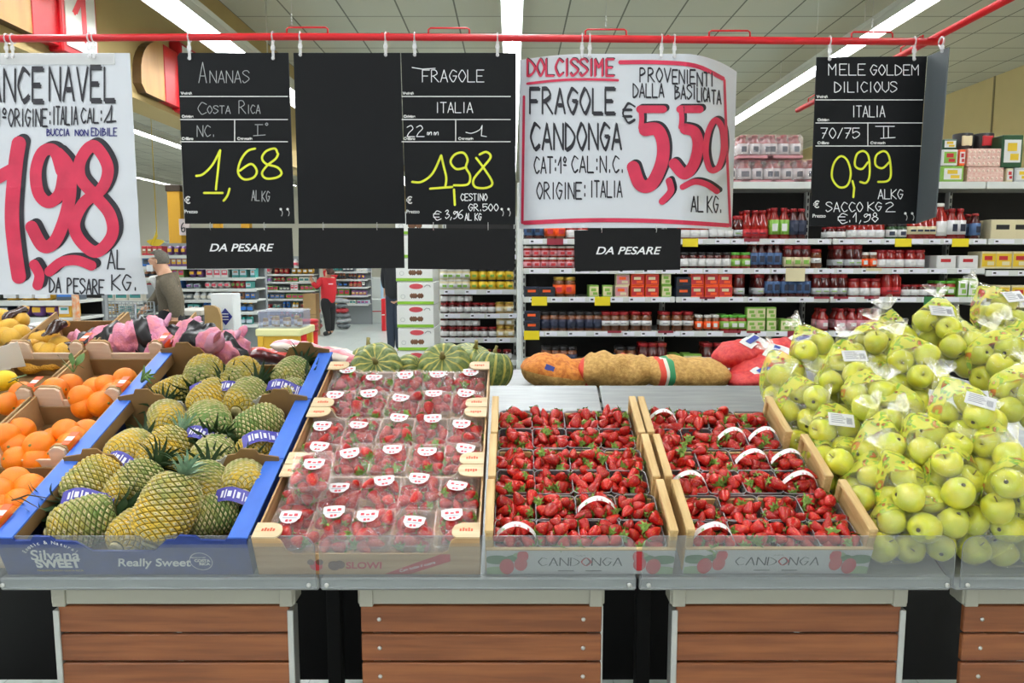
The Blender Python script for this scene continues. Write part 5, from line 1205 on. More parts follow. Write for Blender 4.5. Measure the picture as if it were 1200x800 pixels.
def kind(k):
    if k in K: return K[k]
    n, a = {
        'smallwhite': ('sauce_jar', lambda: jar_mesh('sauce_jar', .072, .030, GLASSR, LIDW, LAB['pink'])), 'lidwhite': ('sauce_jar', lambda: jar_mesh('sauce_jar', .105, .031, GLASSD, LIDD, LAB['white'])),
        'cream': ('sauce_jar', lambda: jar_mesh('sauce_jar', .150, .036, GLASSD, LIDR, LAB['cream'], low=.1, high=.5)), 'redwhite': ('sauce_jar', lambda: jar_mesh('sauce_jar', .12, .037, GLASSR, LIDR, LAB['white'], low=.1, high=.5)),
        'navy': ('sauce_jar', lambda: jar_mesh('sauce_jar', .125, .034, GLASSB, LIDD, LAB['navy'])), 'brown': ('sauce_jar', lambda: jar_mesh('sauce_jar', .125, .036, GLASSB, LIDR, LAB['white'], low=.3, high=.55)), 'dark': ('sauce_jar', lambda: jar_mesh('sauce_jar', .15, .036, GLASSD, LIDR, LAB['silver'], low=.14, high=.4)),
        'greenlid': ('sauce_jar', lambda: jar_mesh('sauce_jar', .105, .036, GLASSR, LIDG, LAB['green'])), 'orange': ('sauce_jar', lambda: jar_mesh('sauce_jar', .13, .038, GLASSB, LIDY, LAB['orange'])), 'redyel': ('sauce_jar', lambda: jar_mesh('sauce_jar', .165, .037, GLASSR, LIDR, LAB['cream'], low=.2, high=.5)),
        'small3': ('sauce_jar', lambda: jar_mesh('sauce_jar', .105, .026, GLASSB, LIDW, LAB['orange'])), 'yellowjar': ('sauce_jar', lambda: jar_mesh('sauce_jar', .075, .034, LAB['yellow'], LIDD, LAB['yellow'])), 'whitejar': ('sauce_jar', lambda: jar_mesh('sauce_jar', .075, .034, LAB['cream'], LIDW, LAB['white'])), 'jam': ('jam_jar', lambda: jar_mesh('jam_jar', .08, .033, GLASSD, LIDR, LAB['white'])), 'honey': ('jam_jar', lambda: jar_mesh('jam_jar', .085, .036, mat('honey', '#b98f4a', .2), LIDY, LAB['cream'])),
        'sugo': ('sauce_jar', lambda: jar_mesh('sauce_jar', .145, .036, GLASSR, LIDR, LAB['pink'], True, .12, .5)), 'bottlegreen': ('sauce_bottle', lambda: jar_mesh('sauce_bottle', .20, .036, GLASSR, LIDR, LAB['green'], True)), 'bottlered': ('sauce_bottle', lambda: jar_mesh('sauce_bottle', .185, .038, GLASSR, LIDR, LAB['red'], True, .1, .35)), 'bottleblue': ('sauce_bottle', lambda: jar_mesh('sauce_bottle', .165, .033, GLASSD, LIDR, LAB['blue'], True)), 'bottlenavy': ('sauce_bottle', lambda: jar_mesh('sauce_bottle', .195, .036, GLASSD, LIDR, LAB['navy'], True)), 'bottlewhite': ('sauce_bottle', lambda: jar_mesh('sauce_bottle', .195, .037, GLASSR, LIDR, LAB['white'], True)), 'bigjar': ('sauce_bottle', lambda: jar_mesh('sauce_bottle', .23, .050, GLASSR, LIDW, LAB['white'], True, .1, .5)),
        'navypack': ('tin_pack', lambda: tin_mesh('tin_pack', .10, .07, .065, LAB['navy'], LAB['black'], LAB['orange'])), 'orangebox': ('sauce_carton', lambda: tin_mesh('sauce_carton', .085, .07, .075, LAB['orange'], LAB['red'], LAB['cream'])), 'paleb': ('sauce_carton', lambda: tin_mesh('sauce_carton', .085, .07, .075, LAB['cream'], LAB['pink'], LAB['orange'])), 'greentin': ('tin_pack', lambda: tin_mesh('tin_pack', .062, .06, .078, LAB['green'], LAB['cream'], LAB['green'])), 'whitebox': ('tin_pack', lambda: tin_mesh('tin_pack', .125, .08, .085, LAB['white'], LAB['white'], LAB['red'])), 'yellowbag': ('tin_pack', lambda: tin_mesh('tin_pack', .10, .07, .11, LAB['cream'], LAB['yellow'], LAB['red'])), 'creambox': ('tin_pack', lambda: tin_mesh('tin_pack', .16, .09, .125, LAB['cream'], LAB['cream'], LAB['black'])), 'greenbox': ('tin_pack', lambda: tin_mesh('tin_pack', .06, .06, .12, LAB['green'], LAB['white'], LAB['green'])), 'redpack': ('tin_pack', lambda: tin_mesh('tin_pack', .085, .06, .06, LAB['red'], LAB['red'], LAB['white'])), 'greenjar': ('sauce_jar', lambda: jar_mesh('sauce_jar', .10, .036, mat('green_sauce', '#2d4a2a', .2), LIDD, LAB['white']))}[k]
    K[k] = (n, a()); return K[k]
RACK = mat('rack_dark', '#161514', .7); SHELFM = mat('rack_shelf', '#c9ccc6', .5); RAILM = mat('price_rail', '#d5d8d4', .4); TAGY = mat('tag_yellow', '#e8d21e', .5); TAGM_ = mat('tag_maroon', '#8f2436', .5); TAGW = mat('tag_white', '#f2f2f0', .5); TAGG = mat('tag_green', '#2f7a44', .5)
YG = 4.75
def rack(label, px0, px1, Y, depth, tops, Yb=None, py_top=None, back=RACK, tags=(), upright=True):
    """tops: [(rail centre py, shelf front Y, rail height px)]"""
    a, b_ = P(px0, 320, Y), P(px1, 320, Y); x0, x1 = a.x, b_.x
    zt = P(600, py_top, Y).z
    t, inv = wthing('shelf_rack', label, 'shelf rack', ((x0 + x1) / 2, Y + depth / 2, 0))
    mb = MB(); mb.box(x0 + .002, x1 - .002, Y + depth, Y + depth + .03, 0, zt); obj('back_panel', mb, back, t, inv)
    for x in ((x0 + .013,) if px0 != 1154.5 and px0 != 514 else (x0 + .013, x1 - .013)) if upright else ():
        mb = MB(); mb.box(x - .012, x + .012, Y + depth - .05, Y + depth, 0, zt, b=.003)
        for k in range(int(zt / .05)): mb.box(x - .004, x + .004, Y + depth - .053, Y + depth - .05, .05 * k, .05 * k + .03, 1)
        obj('upright', mb, [RAILM, BLKM], t, inv)
    zs = []
    for si, (py, Ys, hpx) in enumerate(tops):
        hh = hpx * Ys / FPX / 2; zc = P(600, py, Ys).z
        sh = obj('shelf', MB().box(x0 + .003, x1 - .003, Ys + .004, Y + depth, zc + hh - .03, zc + hh - .004, b=.002), SHELFM, t, inv)
        obj('price_rail', MB().box(x0 + .003, x1 - .003, Ys - .004, Ys + .004, zc - hh, zc + hh, b=.0015), RAILM, sh)
        zs.append(zc + hh - .004)
        r = random.Random(si * 7 + int(px0)); x = x0 + .04
        if hpx < 8:
            while x < x1 - .06:
                w = r.uniform(.07, .13); mb = MB(); mb.box(x, x + w, Ys - .006, Ys - .0045, zc - hh * .75, zc + hh * .75, 0); mb.box(x + .008, x + .026, Ys - .0068, Ys - .006, zc - hh * .2, zc + hh * .35, 1); x += w + r.uniform(.01, .09); obj('price_card', mb, [TAGW, BLK], sh)
        for (s_, pxa, pxb, c, drop) in tags:
            if s_ == si:
                q0, q1 = P(pxa, py - 3.5, Ys - .008), P(pxb, py + 4 + drop, Ys - .008)
                tg = obj('shelf_tag', MB().box(q0.x, q1.x, Ys - .009, Ys - .0075, q1.z, q0.z), {'y': TAGY, 'm': TAGM_, 'g': TAGG, 'b': LAB['cream']}[c], sh)
    return t, zs
yt = [(217, 4.80, 8), (283, YG, 6.5), (317.5, YG, 6.5), (351, YG, 6.5), (391, YG, 6.5), (432, YG, 6.5), (480, YG, 6.5)]
yt4 = [(217, 4.80, 8), (283, YG, 6.5), (320, YG, 6.5), (357, YG, 6.5), (396, YG, 6.5), (436, YG, 6.5)]
tgs = [(1, 800, 818, 'y', 2), (3, 623, 641, 'y', 3), (3, 697, 715, 'y', 3), (4, 614, 632, 'y', 3), (1, 641, 660, 'm', 0), (1, 872, 890, 'm', -4), (3, 820, 838, 'm', -5), (4, 712, 728, 'm', -5), (4, 771, 789, 'm', -5), (4, 848, 868, 'm', -5), (4, 875, 891, 'm', -5), (1, 1049, 1068, 'y', 2), (1, 1116, 1135, 'y', 2), (2, 921, 943, 'b', 8), (3, 954, 972, 'm', -5), (3, 977, 994, 'm', -5), (3, 1083, 1106, 'g', 4), (2, 1015, 1033, 'b', -4), (3, 1013, 1030, 'm', -5), (4, 923, 941, 'm', 2)]
bays = [(613, 792), (792.5, 973), (973.5, 1154), (1154.5, 1335)]
bl = ['tomato sauce shelf rack nearest the white post, behind the sacks', 'tomato sauce shelf rack behind the red net bags', 'tomato sauce shelf rack behind the golden apple sign', 'rightmost shelf rack at the right frame edge behind the apples']
ZS = []
for i, (a, b_) in enumerate(bays):
    t, zs = rack(bl[i], a, b_, YG, .5, yt if i < 3 else yt4, py_top=(206 if i else 206), tags=[g for g in tgs if a <= g[1] < b_]); ZS.append(zs)
def put(si, px0, px1, n, k, desc, stack=1, Y=YG, zs=None, rows=2, grp=None, bay=None, yoff=0., sname=None, order=[0]):
    nm, me = kind(k)
    py = 320
    z = zs if zs is not None else (ZS[3] if px0 > 1154 else ZS[0])[si]
    order[0] += 1
    lab = desc
    r = me.vertices; hy = max(v.co.z for v in r); ry = max(v.co.y for v in r)
    for row in range(rows):
        for st in range(stack if row == 0 else 1):
            for j in range(n):
                if row and j % 2: continue
                px = px0 + (px1 - px0) * (j + .5) / n; x = (px - 600) / FPX * (Y * cp + (CAMH - z - st * hy) * sp)
                x *= (Y + .05) / Y if False else 1
                yy = Y + .012 + ry + row * (2 * ry + .006) + yoff
                o = link(nm, me, None, T(x + RD.uniform(-.002, .002), yy + RD.uniform(0, .006), z + .0005 + st * hy) @ Rz(RD.uniform(-.25, .25) if 'box' not in k and 'pack' not in k and 'tin' not in k else RD.uniform(-.04, .04)))
                tag(o, lab, {'sauce_jar': 'jar', 'jam_jar': 'jar', 'sauce_bottle': 'bottle', 'tin_pack': 'tin', 'sauce_carton': 'carton'}[nm], lab)
LST = {1: [(615, 637, 2, 'bottleblue', 'blue labelled bottles'), (640, 662, 2, 'orange', 'orange labelled jars'), (664, 690, 2, 'redwhite', 'white labelled red jars by the paper poster'), (800, 831, 3, 'redwhite', 'white labelled red jars above the yellow tag'), (833, 860, 3, 'lidwhite', 'small dark jars under the poster corner'), (862, 871, 1, 'dark', 'single dark jar'), (872, 901, 3, 'bottlered', 'red labelled bottles'), (904, 926, 2, 'bottlegreen', 'green labelled passata bottles'), (927, 946, 2, 'bottlenavy', 'navy labelled bottles'), (972, 994, 2, 'jam', 'squat dark jars under the apple sign'), (996, 1008, 1, 'redwhite', 'single red jar'), (1008, 1038, 3, 'redwhite', 'red and white jars under the apple sign'), (1043, 1066, 2, 'greenjar', 'dark green jars'), (1068, 1098, 4, 'redyel', 'red jars with cream band'), (1098, 1114, 1, 'bigjar', 'big tall bottle with white lid'), (1114, 1133, 2, 'bottlewhite', 'white labelled tall bottles'), (1140, 1153, 1, 'bottleblue', 'single bottle standing alone'), (1168, 1205, 2, 'creambox', 'cream cartons at the frame edge')],
       2: [(614, 673, 6, 'smallwhite', 'two-high small pink jars with white lids', 2), (799, 858, 6, 'lidwhite', 'little dark jars with white labels'), (858, 881, 2, 'greenlid', 'green lidded jars'), (881, 898, 2, 'bottleblue', 'blue labelled slim bottles'), (900, 917, 2, 'bottleblue', 'blue labelled bottles at the rack joint'), (921, 951, 3, 'cream', 'dark jars with cream labels'), (952, 966, 1, 'brown', 'single brown jar'), (980, 990, 1, 'dark', 'single dark jar'), (993, 1012, 2, 'dark', 'dark jars behind the apple sign'), (1012, 1030, 2, 'small3', 'small slim jars'), (1031, 1061, 3, 'redwhite', 'three white labelled jars'), (1064, 1086, 2, 'redwhite', 'two white labelled jars'), (1098, 1121, 1, 'whitebox', 'white and red carton, left of two'), (1124, 1148, 1, 'whitebox', 'white and red carton, right of two'), (1150, 1206, 3, 'yellowbag', 'yellow and red packs at the frame edge')],
       3: [(615, 650, 2, 'navypack', 'navy tin packs lying flat'), (650, 674, 2, 'orange', 'orange labelled jars'), (688, 720, 2, 'greentin', 'green tins'), (721, 739, 1, 'paleb', 'pale cartons two high', 2), (739, 773, 2, 'orangebox', 'orange cartons two high, left', 2), (773, 790, 1, 'greentin', 'green tins two high', 2), (795, 809, 1, 'navypack', 'navy cartons two high', 2), (810, 859, 3, 'orangebox', 'orange cartons two high, right', 2), (860, 876, 1, 'dark', 'single dark jar'), (884, 899, 1, 'dark', 'second single dark jar'), (900, 915, 2, 'bottleblue', 'blue labelled bottles, left pair'), (917, 951, 4, 'bottleblue', 'blue labelled bottles, four together'), (955, 974, 2, 'dark', 'tall dark jars left of the rack joint'), (976, 994, 2, 'dark', 'tall dark jars right of the rack joint'), (997, 1035, 3, 'redwhite', 'red jars with white labels'), (1037, 1058, 2, 'bottlered', 'tall red bottles'), (1060, 1100, 4, 'jam', 'squat dark jars with labels'), (1100, 1123, 2, 'greenlid', 'jars with green and gold labels'), (1123, 1148, 2, 'greenbox', 'green cartons'), (1149, 1164, 1, 'redpack', 'red pack'), (1166, 1206, 2, 'yellowbag', 'yellow packs at the frame edge')],
       4: [(615, 633, 1, 'navypack', 'navy tin packs two high', 2), (634, 706, 7, 'navy', 'long row of navy labelled jars'), (706, 737, 3, 'brown', 'brown jars with white labels'), (740, 765, 2, 'brown', 'pair of brown jars'), (774, 815, 3, 'brown', 'brown jars by the rack joint'), (816, 845, 3, 'small3', 'small slim red jars'), (846, 876, 3, 'greenlid', 'green lidded jars'), (877, 897, 2, 'greentin', 'green tins two high', 2), (898, 911, 1, 'greentin', 'one stack of green tins, two high', 2), (916, 938, 2, 'greentin', 'two short green tins by the empty space'), (960, 974, 1, 'sugo', 'single red jar'), (981, 994, 1, 'sugo', 'first red jar of the row behind the apples'), (996, 1034, 4, 'sugo', 'red jars behind the apple bags')],
       5: [(636, 676, 4, 'navy', 'dark jars at left above the sacks'), (722, 746, 2, 'navy', 'pair of dark jars above the middle sack'), (750, 782, 3, 'dark', 'dark red jars above the striped sack'), (784, 800, 1, 'greentin', 'green tin above the striped sack'), (802, 822, 2, 'greentin', 'green tins'), (824, 850, 2, 'dark', 'dark red jars by the red net bags'), (990, 1010, 2, 'dark', 'dark jars behind the apple bags')]}
for si, rows_ in LST.items():
    sn = ['', 'upper', 'second', 'third', 'fourth', 'lowest visible'][si]
    for it in rows_:
        put(si, it[0], it[1], it[2], it[3], f"{it[4]} on the {sn} shelf", it[5] if len(it) > 5 else 1)
# shrink-wrapped overstock on the top shelf
SHR = film('shrink_film', '#fbf5f6', .08, .14, .12, wrinkle=.4, wsc=40)
bz = ZS[0][0]
BT = kind('bottlewhite')[1]
def shrink(px, z, Y, lab, n=(3, 2)):
    x = (px - 600) / FPX * (Y * cp - (z - CAMH) * sp)
    t = thing('bottle_pack', lab, 'bottle pack', T(x, Y, z), 'shrink wrapped bottle packs on the top shelf')
    for i in range(n[0]):
        for j in range(n[1]): link('bottle', BT, t, T((i - (n[0] - 1) / 2) * .076, .04 + j * .076, .004) @ S(.95, .95, .74))
    w, d, h = n[0] * .038 + .004, n[1] * .076 + .006, .152
    obj('shrink_wrap', MB().box(-w, w, -.002, d, 0, h, b=.02), SHR, t)
    obj('tray', MB().box(-w + .003, w - .003, .0, d - .003, 0, .018, b=.003), LAB['pink'], t)
zt2 = .156
for k, (px, lv, lb) in enumerate(((858, 0, 'lower pack, leftmost behind the poster'), (889, 0, 'lower pack, second from left'), (924, 0, 'lower pack, third from left'), (951, 0, 'lower pack half behind the apple sign'), (886, 1, 'upper pack, left of two'), (920, 1, 'upper pack, right of two'))):
    shrink(px, bz + lv * zt2, 4.84, 'shrink wrapped sauce bottles on the top shelf, ' + lb)
for k in range(3):
    for lv in (0, 1): shrink(886 - 7 - k * 6, bz + lv * zt2, 5.04 + k * .17, f"{['lower','upper'][lv]} shrink wrapped pack on the top shelf, {['first','second','third'][k]} behind the front ones", (3, 2))
rack('dark rack behind the overstock carrying more packs', 850, 945, 5.30, .5, [(231, 5.30, 5)], py_top=229, upright=False)
# egg-like packs, tins and green boxes at the right end of the top shelf
PKP = mat('pack_pink', '#d9a596', .6, nz=1, col2='#e3c7b9', sc=60); 
def carton(name, lab, px0, px1, py0, py1, Y, d, mats, deco=None):
    a, b_ = P(px0, py1, Y), P(px1, py0, Y); w, h = b_.x - a.x, b_.z - a.z
    t = thing(name, lab, name.split('_')[-1], T((a.x + b_.x) / 2, Y, a.z))
    obj('body', MB().box(-w / 2, w / 2, 0, d, 0, h, b=.004), mats[0], t)
    if deco: obj('printed_face', deco(w, h), mats[1:], t)
    return t
def dots(w, h):
    m = MB(); nx = max(3, int(w / .028)); nz_ = max(2, int(h / .035))
    for i in range(nx):
        for j in range(nz_):
            x, z = -w / 2 + w * (i + .5) / nx, h * (j + .5) / nz_; m.lathe([(.009, 0), (.007, .003), (.0005, .004)], 7, 0, M=T(x, 0, z) @ Rx(pi / 2))
    return m
def panel(w, h):
    m = MB(); m.box(-w * .40, w * .40, -.002, .001, h * .15, h * .85, 0); m.box(-w * .25, w * .2, -.004, -.001, h * .5, h * .75, 1); m.box(-w * .1, w * .3, -.004, -.001, h * .22, h * .42, 1); return m
for (a, b_, c, d, lb) in ((1133, 1179, 174, 195, 'upper pink dotted carton'), (1133, 1177, 195.5, 213, 'lower pink dotted carton')):
    carton('egg_carton', f'{lb} stack on the top shelf right of the grey board', a, b_, c, d, 4.86, .25, [PKP, mat('dot_cream', '#e9d3c3', .6)], dots)
for (a, b_, c, d, m_, lb) in ((1104, 1123, 175, 194, 'white', 'upper white and green tea carton'), (1103, 1130, 194.5, 213, 'green', 'lower green and white carton'), (1123.5, 1132, 175, 194, 'orange', 'narrow orange carton'), (1179, 1188, 197, 213, 'cream', 'small cream carton with green leaf'), (1105, 1122, 163, 174.5, 'green', 'dark green flat box'), (1173, 1200, 158, 196, 'green', 'tall green box at the frame edge'), (1188.5, 1210, 196.5, 213, 'silver', 'metal tray pack at the frame edge')):
    dk = mat('deep_green', '#1f4a2c', .5)
    carton('food_carton', lb + ' on the top shelf, right end', a, b_, c, d, 4.85, .22, [dk if 'dark green' in lb or 'tall green' in lb else LAB[m_], LAB['white' if m_ != 'white' else 'green'], LAB['red'] if m_ in ('white', 'cream', 'orange') else LAB['yellow']], panel)
for (a, b_, lb) in ((1124, 1147, 'black tin with pale window label, left of two'), (1148, 1172, 'black tin with red label, right of two')):
    p, q = P(a, 174, 4.95), P(b_, 155, 4.95); r = (q.x - p.x) / 2
    t = thing('food_tin', lb + ' on the pink cartons', 'tin', T((p.x + q.x) / 2, 4.96 + r, p.z))
    obj('can', MB().lathe([(r * .96, 0), (r, .004), (r, q.z - p.z - .005), (r * .95, q.z - p.z)], 18), LIDD, t)
    obj('label', MB().box(-r * .6, r * .5, -r * 1.02, -r * .8, .02, .085, b=.004), LAB['cream' if 'window' in lb else 'red'], t)
# shelf rack with jam, left of the white post
t, zl = rack('jam and honey shelf rack left of the tall white post', 514, 606, 5.5, .4, [(301, 5.5, 6), (342, 5.5, 6), (370, 5.5, 6), (398.5, 5.5, 6), (425, 5.5, 6)], py_top=250)
JL = {1: [(516, 550, 4, 'whitejar', 'white labelled jars two high', 2), (550, 602, 5, 'yellowjar', 'yellow labelled jars two high', 2)], 2: [(516, 553, 4, 'jam', 'dark jam jars two high', 2), (553, 580, 3, 'jam', 'dark jam jars in the middle'), (580, 602, 2, 'honey', 'honey coloured jars with blue')], 3: [(516, 562, 5, 'jam', 'dark jam jars two high', 2), (562, 582, 2, 'jam', 'two dark jam jars'), (582, 602, 2, 'honey', 'honey jars two high', 2)], 0: [(516, 602, 6, 'lidwhite', 'jars hidden behind the low board')], 4: [(518, 600, 7, 'jam', 'jars low behind the squashes')]}
for si, rw in JL.items():
    for it in rw: put(si, it[0], it[1], it[2], it[3], f"{it[4]} on the {['top','upper','middle','lower','lowest'][si]} jam rack shelf", it[5] if len(it) > 5 else 1, 5.5, zl[si], 1)
o = obj('rack_post', MB().box(P(606, 300, 4.78).x, P(612, 300, 4.78).x, 4.78, 4.83, 0, P(600, 214, 4.78).z, b=.004), RAILM); tag(o, 'tall white steel post between the jam rack and tomato racks', 'post')
# white fruit cartons stacked on the floor
WCAR = mat('white_carton', '#e6e8e4', .55); GRN = mat('carton_green', '#86b92f', .5); OVAL = mat('carton_red', '#c84a52', .5); DATE = mat('carton_brown', '#6f4a30', .5); GRY2 = mat('carton_grey', '#9ea4a2', .6)
YC = 5.0; ww = P(508, 350, YC).x - P(465, 350, YC).x; hb = 27.1 * YC / FPX * 1.0; xc = P(486.5, 350, YC).x
PALH = P(600, 411, YC).z - 6 * hb
o = obj('wooden_pallet', MB().box(xc - .3, xc + .3, YC - .02, YC + .02, 0, PALH - .02, b=.003).box(xc - .3, xc + .3, YC + .36, YC + .4, 0, PALH - .02, b=.003), PINEX); tag(o, 'wooden pallet under the stack of white cartons', 'pallet'); obj('deck', MB().box(xc - .32, xc + .32, YC - .03, YC + .42, PALH - .02, PALH, b=.003), PINEX, o)
on = ['bottom', 'second', 'third', 'fourth', 'fifth', 'sixth', 'seventh', 'eighth', 'ninth', 'tenth', 'eleventh', 'twelfth']
for k in range(12):
    z = PALH + k * hb
    t = thing('date_carton', f'white carton with red oval and green stripe, {on[k]} in its stack', 'carton', T(xc + RD.uniform(-.004, .004), YC, z), 'white cartons stacked behind the squashes')
    obj('box', MB().box(-ww / 2, ww / 2, 0, .38, 0.001, hb - .002, b=.003), WCAR, t)
    obj('green_stripe', MB().box(-ww / 2 + .001, ww / 2 - .001, -.0015, .01, .004, .024), GRN, t)
    mb = MB(); mb.prism([(.005 + .047 * math.cos(a), hb * .80 + .018 * math.sin(a)) for a in [i * pi / 10 for i in range(20)]], lambda u, v, q: (u, q, v), -.002, .001); obj('red_oval', mb, OVAL, t, None, True)
    mb = MB()
    for dx in (-.026, .0, .026, .04, -.012): mb.lathe([(.0004, -.02), (.013, -.008), (.014, .006), (.0004, .018)], 8, M=T(dx, 0, hb * .40) @ S(1, .15, 1))
    obj('printed_dates', mb, DATE, t)
    mb = MB(); ink(mb, [(-.085 + .014 * math.cos(a), hb * .36 + .014 * math.sin(a)) for a in [i * pi / 6 for i in range(13)]], lambda u, v: (u, -.0015, v), .002); ink(mb, [(.06, hb * .78), (.075, hb * .86), (.095, hb * .84), (.10, hb * .78)], lambda u, v: (u, -.0015, v), .006); obj('printed_marks', mb, GRY2, t)
# ------------------------------------------------------------------ people
def skin(name, joints, edges, m, root, sub=2, parent=None, M=None):
    ks = list(joints); ix = {k: i for i, k in enumerate(ks)}
    me = bpy.data.meshes.new(name); me.from_pydata([tuple(joints[k][0]) for k in ks], [(ix[a], ix[b_]) for a, b_ in edges], [])
    o = bpy.data.objects.new(name, me); C.objects.link(o)
    md = o.modifiers.new('skin', 'SKIN'); md.use_smooth_shade = True
    for k, sv in zip(ks, me.skin_vertices[0].data):
        r = joints[k][1]; sv.radius = (r, r) if not isinstance(r, tuple) else r; sv.use_root = k == root
    s2 = o.modifiers.new('sub', 'SUBSURF'); s2.levels = s2.render_levels = sub
    dg = bpy.context.evaluated_depsgraph_get(); out = bpy.data.meshes.new_from_object(o.evaluated_get(dg))
    bpy.data.objects.remove(o); out.materials.clear(); out.materials.append(m); out.name = name
    for p in out.polygons: p.use_smooth = True
    return link(name, out, parent, M)
SKINM = mat('skin', '#c99a7c', .5)
def V(x, y, z): return Vector((x, y, z))
def figure(lab, base, face, J, cloth, hair, extra=None):
    """J: joints relative to base (x, y, z); cloth: list of (name, joint keys with radii, edges, material)"""
    t = thing('person', lab, 'person', T(base))
    jj = {k: (V(*p), r) for k, (p, r) in J.items()}
    E_ = [('pelvis', 'belly'), ('belly', 'chest'), ('chest', 'collar'), ('collar', 'neck'), ('neck', 'head'), ('head', 'crown'), ('head', 'nose')]
    for s_ in 'LR':
        E_ += [('collar', 'sh' + s_), ('sh' + s_, 'el' + s_), ('el' + s_, 'wr' + s_), ('wr' + s_, 'pm' + s_), ('pelvis', 'hp' + s_), ('hp' + s_, 'kn' + s_), ('kn' + s_, 'an' + s_), ('an' + s_, 'to' + s_)]
        w, p = jj['wr' + s_][0], jj['pm' + s_][0]; d = (p - w).normalized(); sd = d.cross(V(*face)).normalized() if abs(d.dot(V(*face).normalized())) < .9 else d.cross(V(0, 0, 1)).normalized()
        cu = d.cross(sd).normalized()
        for f in range(4):
            b_ = p + sd * (f - 1.5) * .019 + d * .035; L_ = (.062, .07, .068, .052)[f]
            jj[f'fa{f}{s_}'] = (b_, .0095); jj[f'fb{f}{s_}'] = (b_ + d * L_ * .5 + cu * .008, .0085); jj[f'fc{f}{s_}'] = (b_ + d * L_ * .85 + cu * .026, .0075)
            E_ += [('pm' + s_, f'fa{f}{s_}'), (f'fa{f}{s_}', f'fb{f}{s_}'), (f'fb{f}{s_}', f'fc{f}{s_}')]
        jj['ta' + s_] = (w + d * .035 + sd * .034, .011); jj['tb' + s_] = (w + d * .075 + sd * .052 + cu * .012, .009); E_ += [('wr' + s_, 'ta' + s_), ('ta' + s_, 'tb' + s_)]
    skin('body', jj, E_, SKINM, 'pelvis', 2, t)
    for nm, rs, ed, m in cloth:
        cj = {k: (jj[k][0] if not isinstance(v, tuple) or len(v) == 1 else jj[k][0] + V(*v[1]), v[0] if isinstance(v, tuple) else v) for k, v in rs.items()}
        skin(nm, cj, ed, m, 'chest' if 'chest' in rs else list(rs)[0] if 'pelvis' not in rs else 'pelvis', 2, t)
    h = jj['head'][0]; F = V(*face).normalized(); side = F.cross(V(0, 0, 1))
    mb = MB()
    def hf(u, v):
        a = u * 2 * pi; b_ = v * pi * .62
        p = F * (math.cos(a) * math.sin(b_) * .108) + side * (math.sin(a) * math.sin(b_) * .092) + V(0, 0, math.cos(b_) * .112)
        if math.cos(a) > .25: p.z = max(p.z, .055 + .02 * math.cos(a))
        return tuple(h + p - F * .016 + V(0, 0, .012))
    mb.grid(24, 10, hf); obj('hair', mb, hair, t)
    mb = MB()
    for q in (-1, 1):
        mb.lathe([(.0005, -.008), (.007, -.004), (.008, 0), (.007, .004), (.0005, .008)], 8, 0, True, T(h + F * .088 + side * .034 * q + V(0, 0, .004)))
    obj('eyes', mb, mat('eye_dark', '#2a211c', .3), t)
    mb = MB()
    for q in (-1, 1): mb.lathe([(.0005, -.028), (.012, -.018), (.016, .002), (.014, .02), (.0005, .03)], 8, 0, True, T(h - F * .005 + side * .086 * q) @ S(1, 1, 1))
    obj('ears', mb, SKINM, t)
    return t, jj, h, F, side
# the man in the cardigan
YM = 8.0; b0 = P(198, 380, YM); bx = b0.x
def jm(px, py, dy, r):
    p = P(px, py, YM); return ((p.x - bx, dy, p.z), r)
JM = {'pelvis': jm(200, 372, 0, .12), 'belly': jm(201, 357, 0, .112), 'chest': jm(199, 337, 0, .115), 'collar': jm(195, 325, .0, .08), 'neck': jm(192, 318, 0, .058), 'head': jm(184, 306, 0, .088), 'crown': jm(185, 301, 0, .078), 'nose': ((P(174, 307, YM).x - bx, 0, P(174, 307.5, YM).z), .014),
      'shL': jm(203, 331, -.16, .07), 'elL': jm(215, 350, -.19, .055), 'wrL': jm(213, 372, -.17, .036), 'pmL': jm(212, 380, -.17, .036), 'shR': jm(187, 330, .15, .066), 'elR': jm(178, 348, .16, .052), 'wrR': jm(167, 361, .10, .034), 'pmR': jm(161, 366, .09, .034),
      'hpL': jm(202, 384, -.09, .10), 'knL': ((.02, -.09, .50), .068), 'anL': ((.05, -.09, .09), .045), 'toL': ((-.10, -.09, .035), .04), 'hpR': jm(198, 384, .09, .10), 'knR': ((-.03, .09, .50), .068), 'anR': ((-.02, .09, .09), .045), 'toR': ((-.17, .10, .035), .04)}
CARD = mat('cardigan', '#6a6151', .9, nz=.2, sc=60, bump=.2, bsc=150); TSH = mat('tshirt_white', '#dcdbd7', .8); TRO = mat('trousers_dark', '#15171d', .8); SHOE = mat('shoe_black', '#141414', .5)
arm = lambda k=.018: [('collar', 'shL'), ('shL', 'elL'), ('elL', 'wrL'), ('collar', 'shR'), ('shR', 'elR'), ('elR', 'wrR')]
legs = [('belly', 'pelvis'), ('pelvis', 'hpL'), ('hpL', 'knL'), ('knL', 'anL'), ('pelvis', 'hpR'), ('hpR', 'knR'), ('knR', 'anR')]
feet = [('anL', 'toL')]
